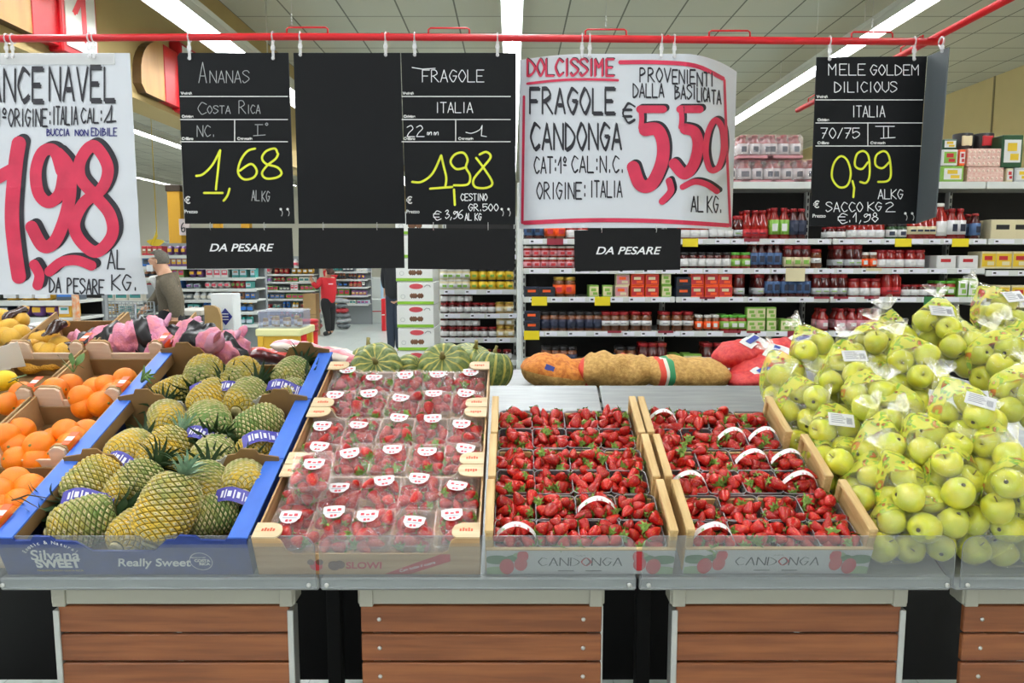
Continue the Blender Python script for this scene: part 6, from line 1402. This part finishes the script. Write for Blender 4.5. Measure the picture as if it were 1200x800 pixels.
t, jj, h, F, sd = figure('man in brown cardigan and white T-shirt with face mask, standing at the checkout', (bx, YM, 0), (-1, -.25, -.05), JM,
    [('cardigan', {'neck': (.066, (0.012, 0, -.03)), 'pelvis': (.135, (0, 0, -.10)), 'belly': .14, 'chest': .142, 'collar': .095, 'shL': .095, 'elL': .082, 'wrL': .05, 'shR': .084, 'elR': .07, 'wrR': .048}, [('pelvis', 'belly'), ('belly', 'chest'), ('chest', 'collar'), ('collar', 'neck')] + arm(), CARD),
     ('trousers', {'belly': .14, 'pelvis': .158, 'hpL': .118, 'knL': .088, 'anL': .068, 'hpR': .118, 'knR': .088, 'anR': .068}, legs, TRO), ('shoe', {'anL': .056, 'toL': .052}, [('anL', 'toL')], SHOE), ('shoe', {'anR': .056, 'toR': .052}, [('anR', 'toR')], SHOE)], mat('hair_grey', '#6f6a60', .8, nz=.3, sc=80))
ch = jj['chest'][0]
mb = MB(); mb.lathe([(.0005, -.11), (.018, -.08), (.038, -.02), (.05, .03), (.052, .055), (.045, .075), (.0005, .08)], 14, 0, True, T(jj['collar'][0] + V(-.085, -.075, -.055)) @ Rz(.9) @ Ry(-.25)); obj('tshirt', mb, TSH, t)
mb = MB(); mb.grid(10, 6, lambda u, v: tuple(h + F * (.105 * math.cos((u - .5) * 2.6)) + sd * (.092 * math.sin((u - .5) * 2.6)) + V(0, 0, -.105 + .07 * v))); obj('face_mask', mb, mat('mask_pale', '#dfe3e6', .8), t)
# the woman in red
fw = PZ(384, 393, .0); YW = fw.y; kx = lambda px, py: P(px, py, YW)
def jw(px, py, dy, r): p = kx(px, py); return ((p.x - fw.x, dy, p.z), r)
JW = {'pelvis': jw(384, 353, 0, .13), 'belly': jw(385, 346, 0, .125), 'chest': jw(385, 335, 0, .135), 'collar': jw(385, 327, 0, .085), 'neck': jw(385, 324, 0, .055), 'head': jw(386, 319.5, 0, .088), 'crown': jw(386.5, 317, 0, .075), 'nose': jw(381, 320, .03, .013),
      'shL': jw(379, 328, -.15, .065), 'elL': jw(373, 336, -.20, .048), 'wrL': jw(369, 330, -.20, .034), 'pmL': jw(368, 327.5, -.2, .034), 'shR': jw(390, 328, .12, .065), 'elR': jw(380, 324, .22, .048), 'wrR': jw(377, 316, .24, .034), 'pmR': jw(376.5, 313, .24, .034),
      'hpL': jw(382, 357, -.09, .10), 'knL': ((.02, -.08, .42), .065), 'anL': ((.04, -.08, .08), .042), 'toL': ((-.06, -.15, .035), .04), 'hpR': jw(387, 357, .08, .10), 'knR': ((.09, .06, .42), .065), 'anR': ((.08, .06, .08), .042), 'toR': ((-.05, .02, .035), .04)}
REDJ = mat('jacket_red', '#c01a26', .7); BLKT = mat('leggings_black', '#121316', .8)
t, jj, h, F, sd = figure('woman in red jacket and black trousers reaching up to a shelf', (fw.x, YW, 0), (-.8, .5, .1), JW,
    [('jacket', {'neck': (.068, (0, 0, -.04)), 'pelvis': (.165, (0, 0, -.10)), 'belly': .172, 'chest': .18, 'collar': .11, 'shL': .092, 'elL': .072, 'wrL': .048, 'shR': .092, 'elR': .072, 'wrR': .048}, [('pelvis', 'belly'), ('belly', 'chest'), ('chest', 'collar'), ('collar', 'neck')] + arm(), REDJ),
     ('trousers', {'belly': .14, 'pelvis': .155, 'hpL': .115, 'knL': .085, 'anL': .06, 'hpR': .115, 'knR': .085, 'anR': .06}, legs, BLKT), ('shoe', {'anL': .056, 'toL': .052}, [('anL', 'toL')], SHOE), ('shoe', {'anR': .056, 'toR': .052}, [('anR', 'toR')], SHOE)], mat('hair_brown', '#3d241b', .7))
c = jj['chest'][0]; mb = MB(); write(mb, 'STAFF' if False else 'AAAA', 0, 0, .001, .001, lambda u, v: (0, 0, 0), .0001) if False else mb.box(-.05, .05, -.002, 0, -.012, .012)
obj('back_print', mb, mat('print_pale', '#e6c9cb', .7), t, T(c + V(.09, -.168, .05)) @ Rz(.4))
# the dark figure half hidden by the white cartons
YD = 13.0; bd = P(461, 395, YD)
def jd(px, py, dy, r): p = P(px, py, YD); return ((p.x - bd.x, dy, p.z), r)
JD = {'pelvis': jd(462, 346, 0, .13), 'belly': jd(462, 338, 0, .13), 'chest': jd(462, 322, 0, .145), 'collar': jd(462, 311, 0, .09), 'neck': jd(462, 307, 0, .056), 'head': jd(462, 299, 0, .09), 'crown': jd(462, 295, 0, .078), 'nose': jd(462, 300, .11, .013),
      'shL': jd(452, 313, 0, .07), 'elL': jd(450, 328, .05, .05), 'wrL': jd(450, 338, .12, .034), 'pmL': jd(450, 343, .15, .034), 'shR': jd(472, 313, 0, .07), 'elR': jd(474, 328, .05, .05), 'wrR': jd(474, 340, .1, .034), 'pmR': jd(474, 345, .12, .034),
      'hpL': jd(459, 353, 0, .10), 'knL': ((-.04, .0, .48), .066), 'anL': ((-.04, 0, .09), .044), 'toL': ((-.05, .14, .035), .04), 'hpR': jd(466, 353, 0, .1), 'knR': ((.1, 0, .48), .066), 'anR': ((.1, 0, .09), .044), 'toR': ((.12, .14, .035), .04)}
figure('person in dark jacket and jeans seen from behind, half hidden by the white cartons', (bd.x, YD, 0), (.1, 1, 0), JD,
    [('jacket', {'neck': (.068, (0, 0, -.04)), 'pelvis': (.17, (0, 0, -.12)), 'belly': .178, 'chest': .19, 'collar': .12, 'shL': .095, 'elL': .075, 'wrL': .05, 'shR': .095, 'elR': .075, 'wrR': .05}, [('pelvis', 'belly'), ('belly', 'chest'), ('chest', 'collar'), ('collar', 'neck')] + arm(), mat('jacket_black', '#17191d', .8)),
     ('trousers', {'belly': .14, 'pelvis': .155, 'hpL': .115, 'knL': .088, 'anL': .066, 'hpR': .115, 'knR': .088, 'anR': .066}, legs, mat('jeans', '#26303f', .8)), ('shoe', {'anL': .056, 'toL': .052}, [('anL', 'toL')], SHOE), ('shoe', {'anR': .056, 'toR': .052}, [('anR', 'toR')], SHOE)], mat('hair_brown', '#3d241b'))
# ------------------------------------------------------------------ the shop on the left
PAL = ['#dfe3e6', '#2f6fc0', '#c8323f', '#e6e2d6', '#3a8f8a', '#d8a52a', '#7a4f8f', '#f0f0ee', '#4a5560', '#b8c6d0', '#d9586a', '#6a8f4a', '#1f2a3a', '#9a6a4a']
PM = [mat('pack_%d' % i, c_, .4) for i, c_ in enumerate(PAL)]
PKM = {}
def pk(i, sh):
    if (i, sh) in PKM: return PKM[i, sh]
    m = MB(); q = (i * 5 + 3) % len(PM)
    if sh == 0: m.box(-.5, .5, 0, 1, 0, 1, 0, b=.04); m.box(-.4, .4, -.02, .1, .25, .75, 1); m.box(-.25, .3, -.03, .05, .5, .66, 2)
    elif sh == 1: m.lathe([(.42, 0), (.5, .04), (.5, .62), (.45, .7), (.25, .8), (.25, .98), (.2, 1)], 10, 0, True, T(0, .5, 0), [0, 0, 0, 0, 2, 2]); m.box(-.42, .42, -.01, .3, .15, .5, 1)
    else: m.add(pillow(1, 1, 1, i, .06, 10, 10, .3).v, pillow(1, 1, 1, i, .06, 10, 10, .3).f, 0, True, T(0, .5, .5)); m.box(-.3, .3, -.03, .2, .35, .7, 1)
    PKM[i, sh] = m.mesh(['product_box', 'product_bottle', 'product_pack'][sh], [PM[i], PM[q], PM[(q + 4) % len(PM)]]); return PKM[i, sh]
def shop_rack(lab, px0, px1, Y, pys, hgt, seed, prod=True, gap=.0, top=None, wmul=1., cols=None, mback=None):
    r = random.Random(seed); a, b_ = P(px0, 320, Y).x, P(px1, 320, Y).x
    t, inv = wthing('shop_shelving', lab, 'shelving', ((a + b_) / 2, Y, 0)); zt = P(600, top, Y).z if top else P(600, pys[0] - hgt, Y).z
    obj('back_panel', MB().box(a, b_, Y + .45, Y + .48, 0, zt), mback or mat('pegboard', '#9aa0a2', .6), t, inv)
    n = max(1, int((b_ - a) / 1.2))
    for k in range(n + 1): obj('upright', MB().box(a + (b_ - a) * k / n - .015, a + (b_ - a) * k / n + .015, Y + .4, Y + .45, 0, zt, b=.003), mat('upright_grey', '#8c9194', .5), t, inv)
    for si, py in enumerate(pys):
        z = P(600, py, Y).z
        if z < .03: continue
        sh = obj('shelf', MB().box(a, b_, Y, Y + .45, z - .025, z, b=.003), SHELFM, t, inv); obj('price_rail', MB().box(a, b_, Y - .006, Y, z - .045, z, b=.002), RAILM, sh)
        if not prod: continue
        x = a + .03; room = (z - P(600, pys[si + 1], Y).z if si + 1 < len(pys) else .3) * 0 + hgt * Y / FPX
        j = 0
        while x < b_ - .08:
            i = r.choice(cols) if cols else r.randrange(len(PM)); s_ = r.choice((0, 0, 1, 2)); w = r.uniform(.10, .2) * wmul; hh = min(room * .85, r.uniform(.12, .32) * wmul); cnt = r.choice((2, 3, 3, 4)) if wmul < .8 else r.choice((1, 2, 2, 3))
            for c_ in range(cnt):
                if x + w > b_: break
                o = link(['product_box', 'product_bottle', 'product_pack'][s_], pk(i, s_), None, T(x + w / 2, Y + .02, z) @ S(w * .94, r.uniform(.1, .25), hh))
                g = f"{['carton','bottle','pack'][s_]} facing group {'ABCDEFGHIJKLMNOPQRSTUVWXYZ'[j % 26]}"
                cn = {'#dfe3e6': 'pale grey', '#2f6fc0': 'blue', '#c8323f': 'red', '#e6e2d6': 'cream', '#3a8f8a': 'teal', '#d8a52a': 'yellow', '#7a4f8f': 'purple', '#f0f0ee': 'white', '#4a5560': 'slate', '#b8c6d0': 'pale blue', '#d9586a': 'pink', '#6a8f4a': 'green', '#1f2a3a': 'navy', '#9a6a4a': 'brown'}[PAL[i]]
                l2 = f"{cn} {['carton','bottle','soft pack'][s_]} on {['top','second','third','fourth','fifth','sixth','lowest'][si]} shelf, {['first','second','third','fourth','fifth','sixth','seventh','eighth','ninth','tenth','eleventh','twelfth','thirteenth','fourteenth','fifteenth','sixteenth','seventeenth','eighteenth'][j % 18]} product along, {seed_n[seed]}"
                tag(o, l2, 'product', l2); x += w
            x += r.uniform(.0, .06) + gap; j += 1
    return t
seed_n = {1: 'rack behind the man', 2: 'rack by the woman', 3: 'dark rack under the navel poster', 4: 'rack beyond the red packs', 5: 'low rack behind the trolley', 6: 'hindmost left rack'}
shop_rack('shelving with household goods behind the man', 164, 300, 11.0, (299, 312, 325, 338, 351, 365, 380), 13, 1, top=284, wmul=.62)
shop_rack('tall shelving left of the woman in red', 298, 368, 17.6, (312, 321, 330, 340, 350, 361, 374), 10, 2, top=300, wmul=.7)
shop_rack('shelving right of the woman, beyond the red packs', 388, 431, 19.0, (318, 327, 336, 346, 356), 9, 4, top=305, wmul=.75)
shop_rack('dark shelving with drinks under the navel orange poster', -30, 88, 6.2, (352, 372, 392), 20, 3, top=325, wmul=.85, cols=[12, 8, 11, 5, 13, 6, 12], mback=RACK)
shop_rack('low shelving behind the wire trolley', 92, 166, 9.0, (352, 368, 384), 14, 5, top=335, wmul=.9, cols=[0, 3, 7, 9, 1, 5, 2])
shop_rack('hindmost shelving seen over the other racks', 176, 215, 16.0, (290, 300, 311), 9, 6, top=281)
def simple(name, lab, cat, loc, group=None): return wthing(name, lab, cat, loc, group)
# yellow columns
YCOL = mat('column_yellow', '#d09a1e', .5)
for (a, b_, tp, Y, lab) in ((197, 212, 224, 14, 'yellow square column with dark cap left of the pineapple sign'), (249, 258, 240, 19, 'farther yellow column behind the pineapple sign'), (282, 292, 240, 19, 'farther yellow column behind the edge of the pineapple sign')):
    x0, x1, z = P(a, 260, Y).x, P(b_, 260, Y).x, P(a, tp, Y).z
    t, inv = simple('yellow_pillar', lab, 'pillar', ((x0 + x1) / 2, Y, 0), 'yellow pillars by the checkouts'); w = x1 - x0
    obj('shaft', MB().box(x0, x1, Y, Y + w, 0, z, b=.01), YCOL, t, inv); obj('cap', MB().box(x0 - .02, x1 + .02, Y - .02, Y + w + .02, z, z + .12, b=.01), mat('cap_dark', '#3a2a18', .6), t, inv)
# hanging number sign
p = P(216, 266, 12.0); t, inv = simple('aisle_sign', 'small white hanging sign with number 6 beside the pineapple sign', 'sign', p)
obj('plate', MB().box(p.x - .085, p.x + .085, 12, 12.04, p.z - .13, p.z + .13, b=.005), mat('sign_pinkish', '#ead9d6', .5), t, inv)
mb = MB(); ink(mb, spline([(215, 261), (212.6, 265), (213.2, 271), (216, 271), (216.3, 267), (213, 267.5)]), lambda u, v: P(u, v, 11.99), 1.2); obj('number', mb, BLKP, t, inv)
obj('cord', MB().tube([(p.x, 12.02, p.z + .13), (p.x, 12.02, 4.3)], .006, 5), WIRE, t, inv)
# yellow hanging price swirl
p = P(182, 284, 9.5); t, inv = simple('promo_sign', 'yellow swirling promotion sign hanging above the man', 'sign', p)
obj('swirl', MB().prism([(p.x + .10 * math.cos(a) * (1 + .2 * math.sin(3 * a)), p.z + .045 * math.sin(a)) for a in [k * pi / 10 for k in range(20)]], lambda u, v, q: (u, q, v), 9.5, 9.52), mat('promo_yellow', '#e3c11f', .5), t, inv, True)
obj('tail', MB().tube([(p.x - .06, 9.51, p.z - .03), (p.x + .01, 9.51, p.z + .08), (p.x + .02, 9.51, p.z + .16), (p.x + .02, 9.51, 4.3)], [.02, .02, .006, .001], 7), mat('promo_yellow', '#e3c11f'), t, inv)
# checkout desk with end panel
t, inv = simple('checkout_desk', 'checkout desk with wood end panel beside the man', 'checkout', (P(225, 390, 8.6).x, 8.6, 0))
a, b_ = P(203, 366, 8.6), P(240, 362, 8.6)
obj('worktop', MB().box(a.x, b_.x, 8.5, 9.1, a.z - .03, a.z + .03, b=.008), mat('desk_top', '#c9c6ba', .4), t, inv)
obj('desk_body', MB().box(a.x + .05, b_.x, 8.55, 9.05, 0, a.z - .03), mat('desk_grey', '#5a5c5c', .5), t, inv)
q = P(258, 358, 8.4); w0 = P(239, 358, 8.4).x
obj('end_panel', MB().prism([(w0, 0), (q.x, 0), (q.x, q.z - .12), (q.x - .03, q.z - .03), (q.x - .08, q.z), (w0, q.z)], lambda u, v, k: (u, k, v), 8.4, 8.45), mat('panel_wood', '#b0905e', .5, nz=.15, sc=4), t, inv, True)
# white totem with blue diamond
a, b_ = P(249, 405, 9.2), P(273, 344, 9.2); t, inv = simple('display_totem', 'white display totem with blue diamond logo beside the checkout panel', 'display', ((a.x + b_.x) / 2, 9.2, 0))
obj('body', MB().box(a.x, b_.x, 9.2, 9.45, 0, b_.z, b=.01), mat('totem_white', '#dfe3e3', .4), t, inv)
c = P(264, 371, 9.19); r = .085
obj('diamond', MB().prism([(c.x - r, c.z), (c.x, c.z - r * 1.25), (c.x + r, c.z), (c.x, c.z + r * 1.25)], lambda u, v, k: (u, k, v), 9.192, 9.2), mat('diamond_blue', '#232a78', .4), t, inv, True)
mb = MB()
for k in range(3): mb.box(c.x - .05, c.x + .04, 9.188, 9.192, c.z - .04 + k * .035, c.z - .03 + k * .035)
obj('lettering', mb, WHT, t, inv)
obj('lower_print', MB().box(c.x - .07, c.x + .03, 9.19, 9.2, c.z - .26, c.z - .15), mat('print_grey_blue', '#9fb3c4', .5), t, inv)
# piles of grey packs
GP = [mat('pack_grey', '#a7adb0', .35, nz=.3, sc=14), mat('pack_slate', '#6d7478', .4, nz=.3, sc=14), mat('pack_red', '#b8323a', .4, nz=.3, sc=10), mat('pack_white', '#d7dadb', .4, nz=.2, sc=10)]
def pile(px, py0, py1, Y, n, lab, wpx, cols, seed):
    r = random.Random(seed)
    Y = PZ(px, py1, .02).y; z0 = .02; z1 = P(px, py0, Y).z; hh = (z1 - z0) / n; w = wpx * Y / FPX
    for k in range(n):
        ci = cols[k % len(cols)]
        m = pillow(w * r.uniform(.85, 1.1), .4, hh * 1.15, seed * 20 + k, .1, 12, 12, .4, lambda u, v: 1 if .3 < u < .5 and v > .5 else 0, 6)
        o = obj('soft_pack', m, [GP[ci], GP[3]], None, T(P(px, 350, Y).x + r.uniform(-.03, .03), Y + .2, z0 + hh * (k + .5)) @ Ry(r.uniform(-.12, .12)) @ Rz(r.uniform(-.2, .2)))
        tag(o, f"soft {['grey','slate','red','white'][ci]} pack, {'lowest' if k == 0 else on[k] + ' from the bottom'}, in the pile {lab}", 'pack', 'packs in the pile ' + lab)
pile(282, 342, 404, 9.4, 7, 'right of the white totem', 24, (0, 0, 1), 1); pile(302, 392, 408, 8.6, 2, 'low beside the yellow table', 26, (1, 1), 2); pile(338, 350, 374, 14.2, 4, 'behind the yellow table', 34, (1, 0), 3); pile(368, 362, 386, 14.4, 4, 'behind the woman, at her left', 14, (2, 1, 0), 4)
pile(399, 350, 385, 14.0, 6, 'just right of the woman', 16, (1, 0, 1, 2), 5); pile(417, 338, 378, 15.0, 6, 'with red packs in the aisle', 22, (1, 3, 0, 2, 1), 6); pile(431, 352, 374, 17.5, 4, 'farthest along the aisle', 12, (1, 0), 7)
# cardboard box by the woman, brown cartons, white cabinet
def plain_box(name, lab, cat, px0, px1, py0, py1, Y, d, m, m2, lidm=True):
    a, b_ = P(px0, py1, Y), P(px1, py0, Y); z0 = 0 if name != 'cardboard_box' or 'bottom' in lab or 'upright' in lab else a.z
    t, inv = simple(name, lab, cat, ((a.x + b_.x) / 2, Y, z0)); obj('box', MB().box(a.x, b_.x, Y, Y + d, z0, b_.z, b=.008), m, t, inv)
    obj('seam', MB().box(a.x + .01, b_.x - .01, Y - .004, Y, (z0 + b_.z) / 2 - .01, (z0 + b_.z) / 2 + .015), m2, t, inv); return t
CB = mat('cardboard', '#a8885a', .8, nz=.1, sc=6); CB2 = mat('cardboard_tape', '#8a6d45', .6)
plain_box('cardboard_box', 'upright brown cardboard box left of the woman in red', 'box', 356, 370, 344, 385, 16.4, .3, CB, CB2)
for (c, d, lb) in ((337, 350, 'top'), (350.5, 361, 'middle'), (361.5, 371, 'bottom')): plain_box('cardboard_box', f'small brown cardboard box by the dark figure, {lb} of three', 'box', 452, 462, c, d, 18.5, .4, CB, CB2)
plain_box('white_cabinet', 'pale cabinet at the end of the aisle', 'cabinet', 430, 447, 325, 350, 20.5, .6, mat('cabinet_pale', '#c5cbc6', .5), RAILM); plain_box('white_cabinet', 'low pale cabinet with red band at the end of the aisle', 'cabinet', 428, 450, 351, 371, 19.7, .6, mat('cabinet_pale', '#c5cbc6'), REDS); plain_box('monitor', 'pale blue monitor beside the dark figure', 'monitor', 446, 454, 321, 331, 18.0, .06, mat('monitor_blue', '#9fc0d6', .3), BLKM)
plain_box('red_stand', 'small red stand in the aisle beside the brown boxes', 'stand', 447, 451, 350, 372, 17.5, .3, REDS, RAILM)
# yellow table with clear case of jars, red bin
t, inv = simple('yellow_table', 'yellow edged display table in front of the red bin', 'table', (P(325, 400, 6.6).x, 6.6, 0)); a, b_ = P(299, 394, 6.6), P(352, 388, 6.6)
obj('table_top', MB().box(a.x, b_.x, 6.6, 7.1, a.z, b_.z + .02, b=.01), mat('table_cream', '#e2dfa2', .5), t, inv)
for (x, y) in ((a.x + .04, 6.64), (b_.x - .04, 6.64), (a.x + .04, 7.06), (b_.x - .04, 7.06)): obj('leg', MB().box(x - .025, x + .025, y - .025, y + .025, 0, a.z), mat('table_yellow', '#d8a92a', .5), t, inv)
obj('apron', MB().box(a.x + .03, b_.x - .03, 6.63, 6.65, a.z - .12, a.z), mat('table_yellow', '#d8a92a'), t, inv)
zt_ = b_.z + .02; c = P(330, 388, 6.7).x
o = obj('clear_case', MB().box(c - .19, c + .19, 6.64, 6.98, zt_, zt_ + .155, b=.01), film('case_plastic', '#dfe3f2', .2, .1, .1, hazecol='#c9cfe6')); tag(o, 'clear plastic display case on the yellow table', 'case'); obj('case_lid', MB().box(c - .195, c + .195, 6.635, 6.985, zt_ + .155, zt_ + .165, b=.003), CLEAR, o)
HJ = kind('honey')[1]
for k in range(7):
    o = link('jam_jar', HJ, None, T(c - .155 + .052 * k * 1.0, 6.74 + .09 * (k % 2), zt_ + .011) @ S(.68, .68, .9 + .1 * (k % 3))); tag(o, 'small honey brown jar inside the clear case', 'jar', 'jars in the clear case')
a, b_ = P(350, 409, 8.4), P(373, 374, 8.4); r = (b_.x - a.x) / 2
t, inv = simple('red_bin', 'round red plastic bin between yellow table and woman', 'bin', ((a.x + b_.x) / 2, 8.4, 0)); M_ = T((a.x + b_.x) / 2, 8.4, 0); z1 = b_.z
obj('bucket', MB().lathe([(r * .7, 0), (r * .74, .02), (r * .92, z1 - .02), (r * .92, z1)], 20), mat('bin_red', '#cf1f26', .4), t, inv @ M_)
for k in range(3): obj('rim', MB().lathe([(r * .9, 0), (r, .004), (r, .03), (r * .9, .034)], 20), mat('bin_red_dark', '#a81a20', .4), t, inv @ M_ @ T(0, 0, z1 - .04 - .05 * k))
# wire trolley and low wire baskets at the left
WIREG = mat('wire_grey', '#9a9fa0', .35, metal=.7)
def cage(name, lab, cat, px0, px1, py0, py1, Y, d, nx, nz_, tilt=0., fill=None):
    a, b_ = P(px0, py1, Y), P(px1, py0, Y); w, h = b_.x - a.x, b_.z - a.z
    t = thing(name, lab, cat, T(a.x + w / 2, Y, a.z) @ Rx(tilt))
    for nm, y in (('front_grille', 0), ('rear_grille', d)):
        mb = MB()
        for k in range(nx + 1): mb.tube([(-w / 2 + w * k / nx, y, 0), (-w / 2 + w * k / nx, y, h)], .0035, 5)
        for k in range(nz_ + 1): mb.tube([(-w / 2, y, h * k / nz_), (w / 2, y, h * k / nz_)], .004, 5)
        obj(nm, mb, WIREG, t)
    mb = MB()
    for k in range(nx + 1): mb.tube([(-w / 2 + w * k / nx, 0, 0), (-w / 2 + w * k / nx, d, 0)], .0035, 5)
    obj('wire_floor', mb, WIREG, t)
    mb = MB()
    for x in (-w / 2, w / 2):
        for y in (0, d): mb.tube([(x, y, -a.z), (x, y, h)], .012, 6)
    for q in (0,): obj('posts', mb, mat('post_grey', '#7d8284', .4, metal=.4), t)
    return t
cage('wire_basket', 'grey wire display basket left of the man', 'basket', 97, 158, 356, 377, 7.4, .4, 14, 4)
cage('wire_trolley', 'slanting wire trolley behind the pink net bags', 'trolley', 100, 150, 377, 394, 6.9, .4, 16, 5)
z = P(130, 356, 7.4)
p = P(70, 388, 5.6); t, inv = simple('white_ledge', 'white ledge below the dark shelving at left', 'ledge', p)
obj('top', MB().box(P(20, 388, 5.6).x, P(92, 388, 5.6).x, 5.6, 6.0, p.z, p.z + .05, b=.006), WHT, t, inv); obj('front', MB().box(P(22, 388, 5.6).x, P(90, 388, 5.6).x, 5.62, 5.98, .0, p.z), RACK, t, inv)
o = obj('orange_post', MB().box(P(83.5, 350, 6.1).x, P(89, 350, 6.1).x, 6.1, 6.15, 0, P(85, 325, 6.1).z, b=.004), mat('post_orange', '#d87a3a', .5, nz=1, col2='#c9b9a0', sc=30)); tag(o, 'narrow orange and white printed post beside the dark shelving', 'post')
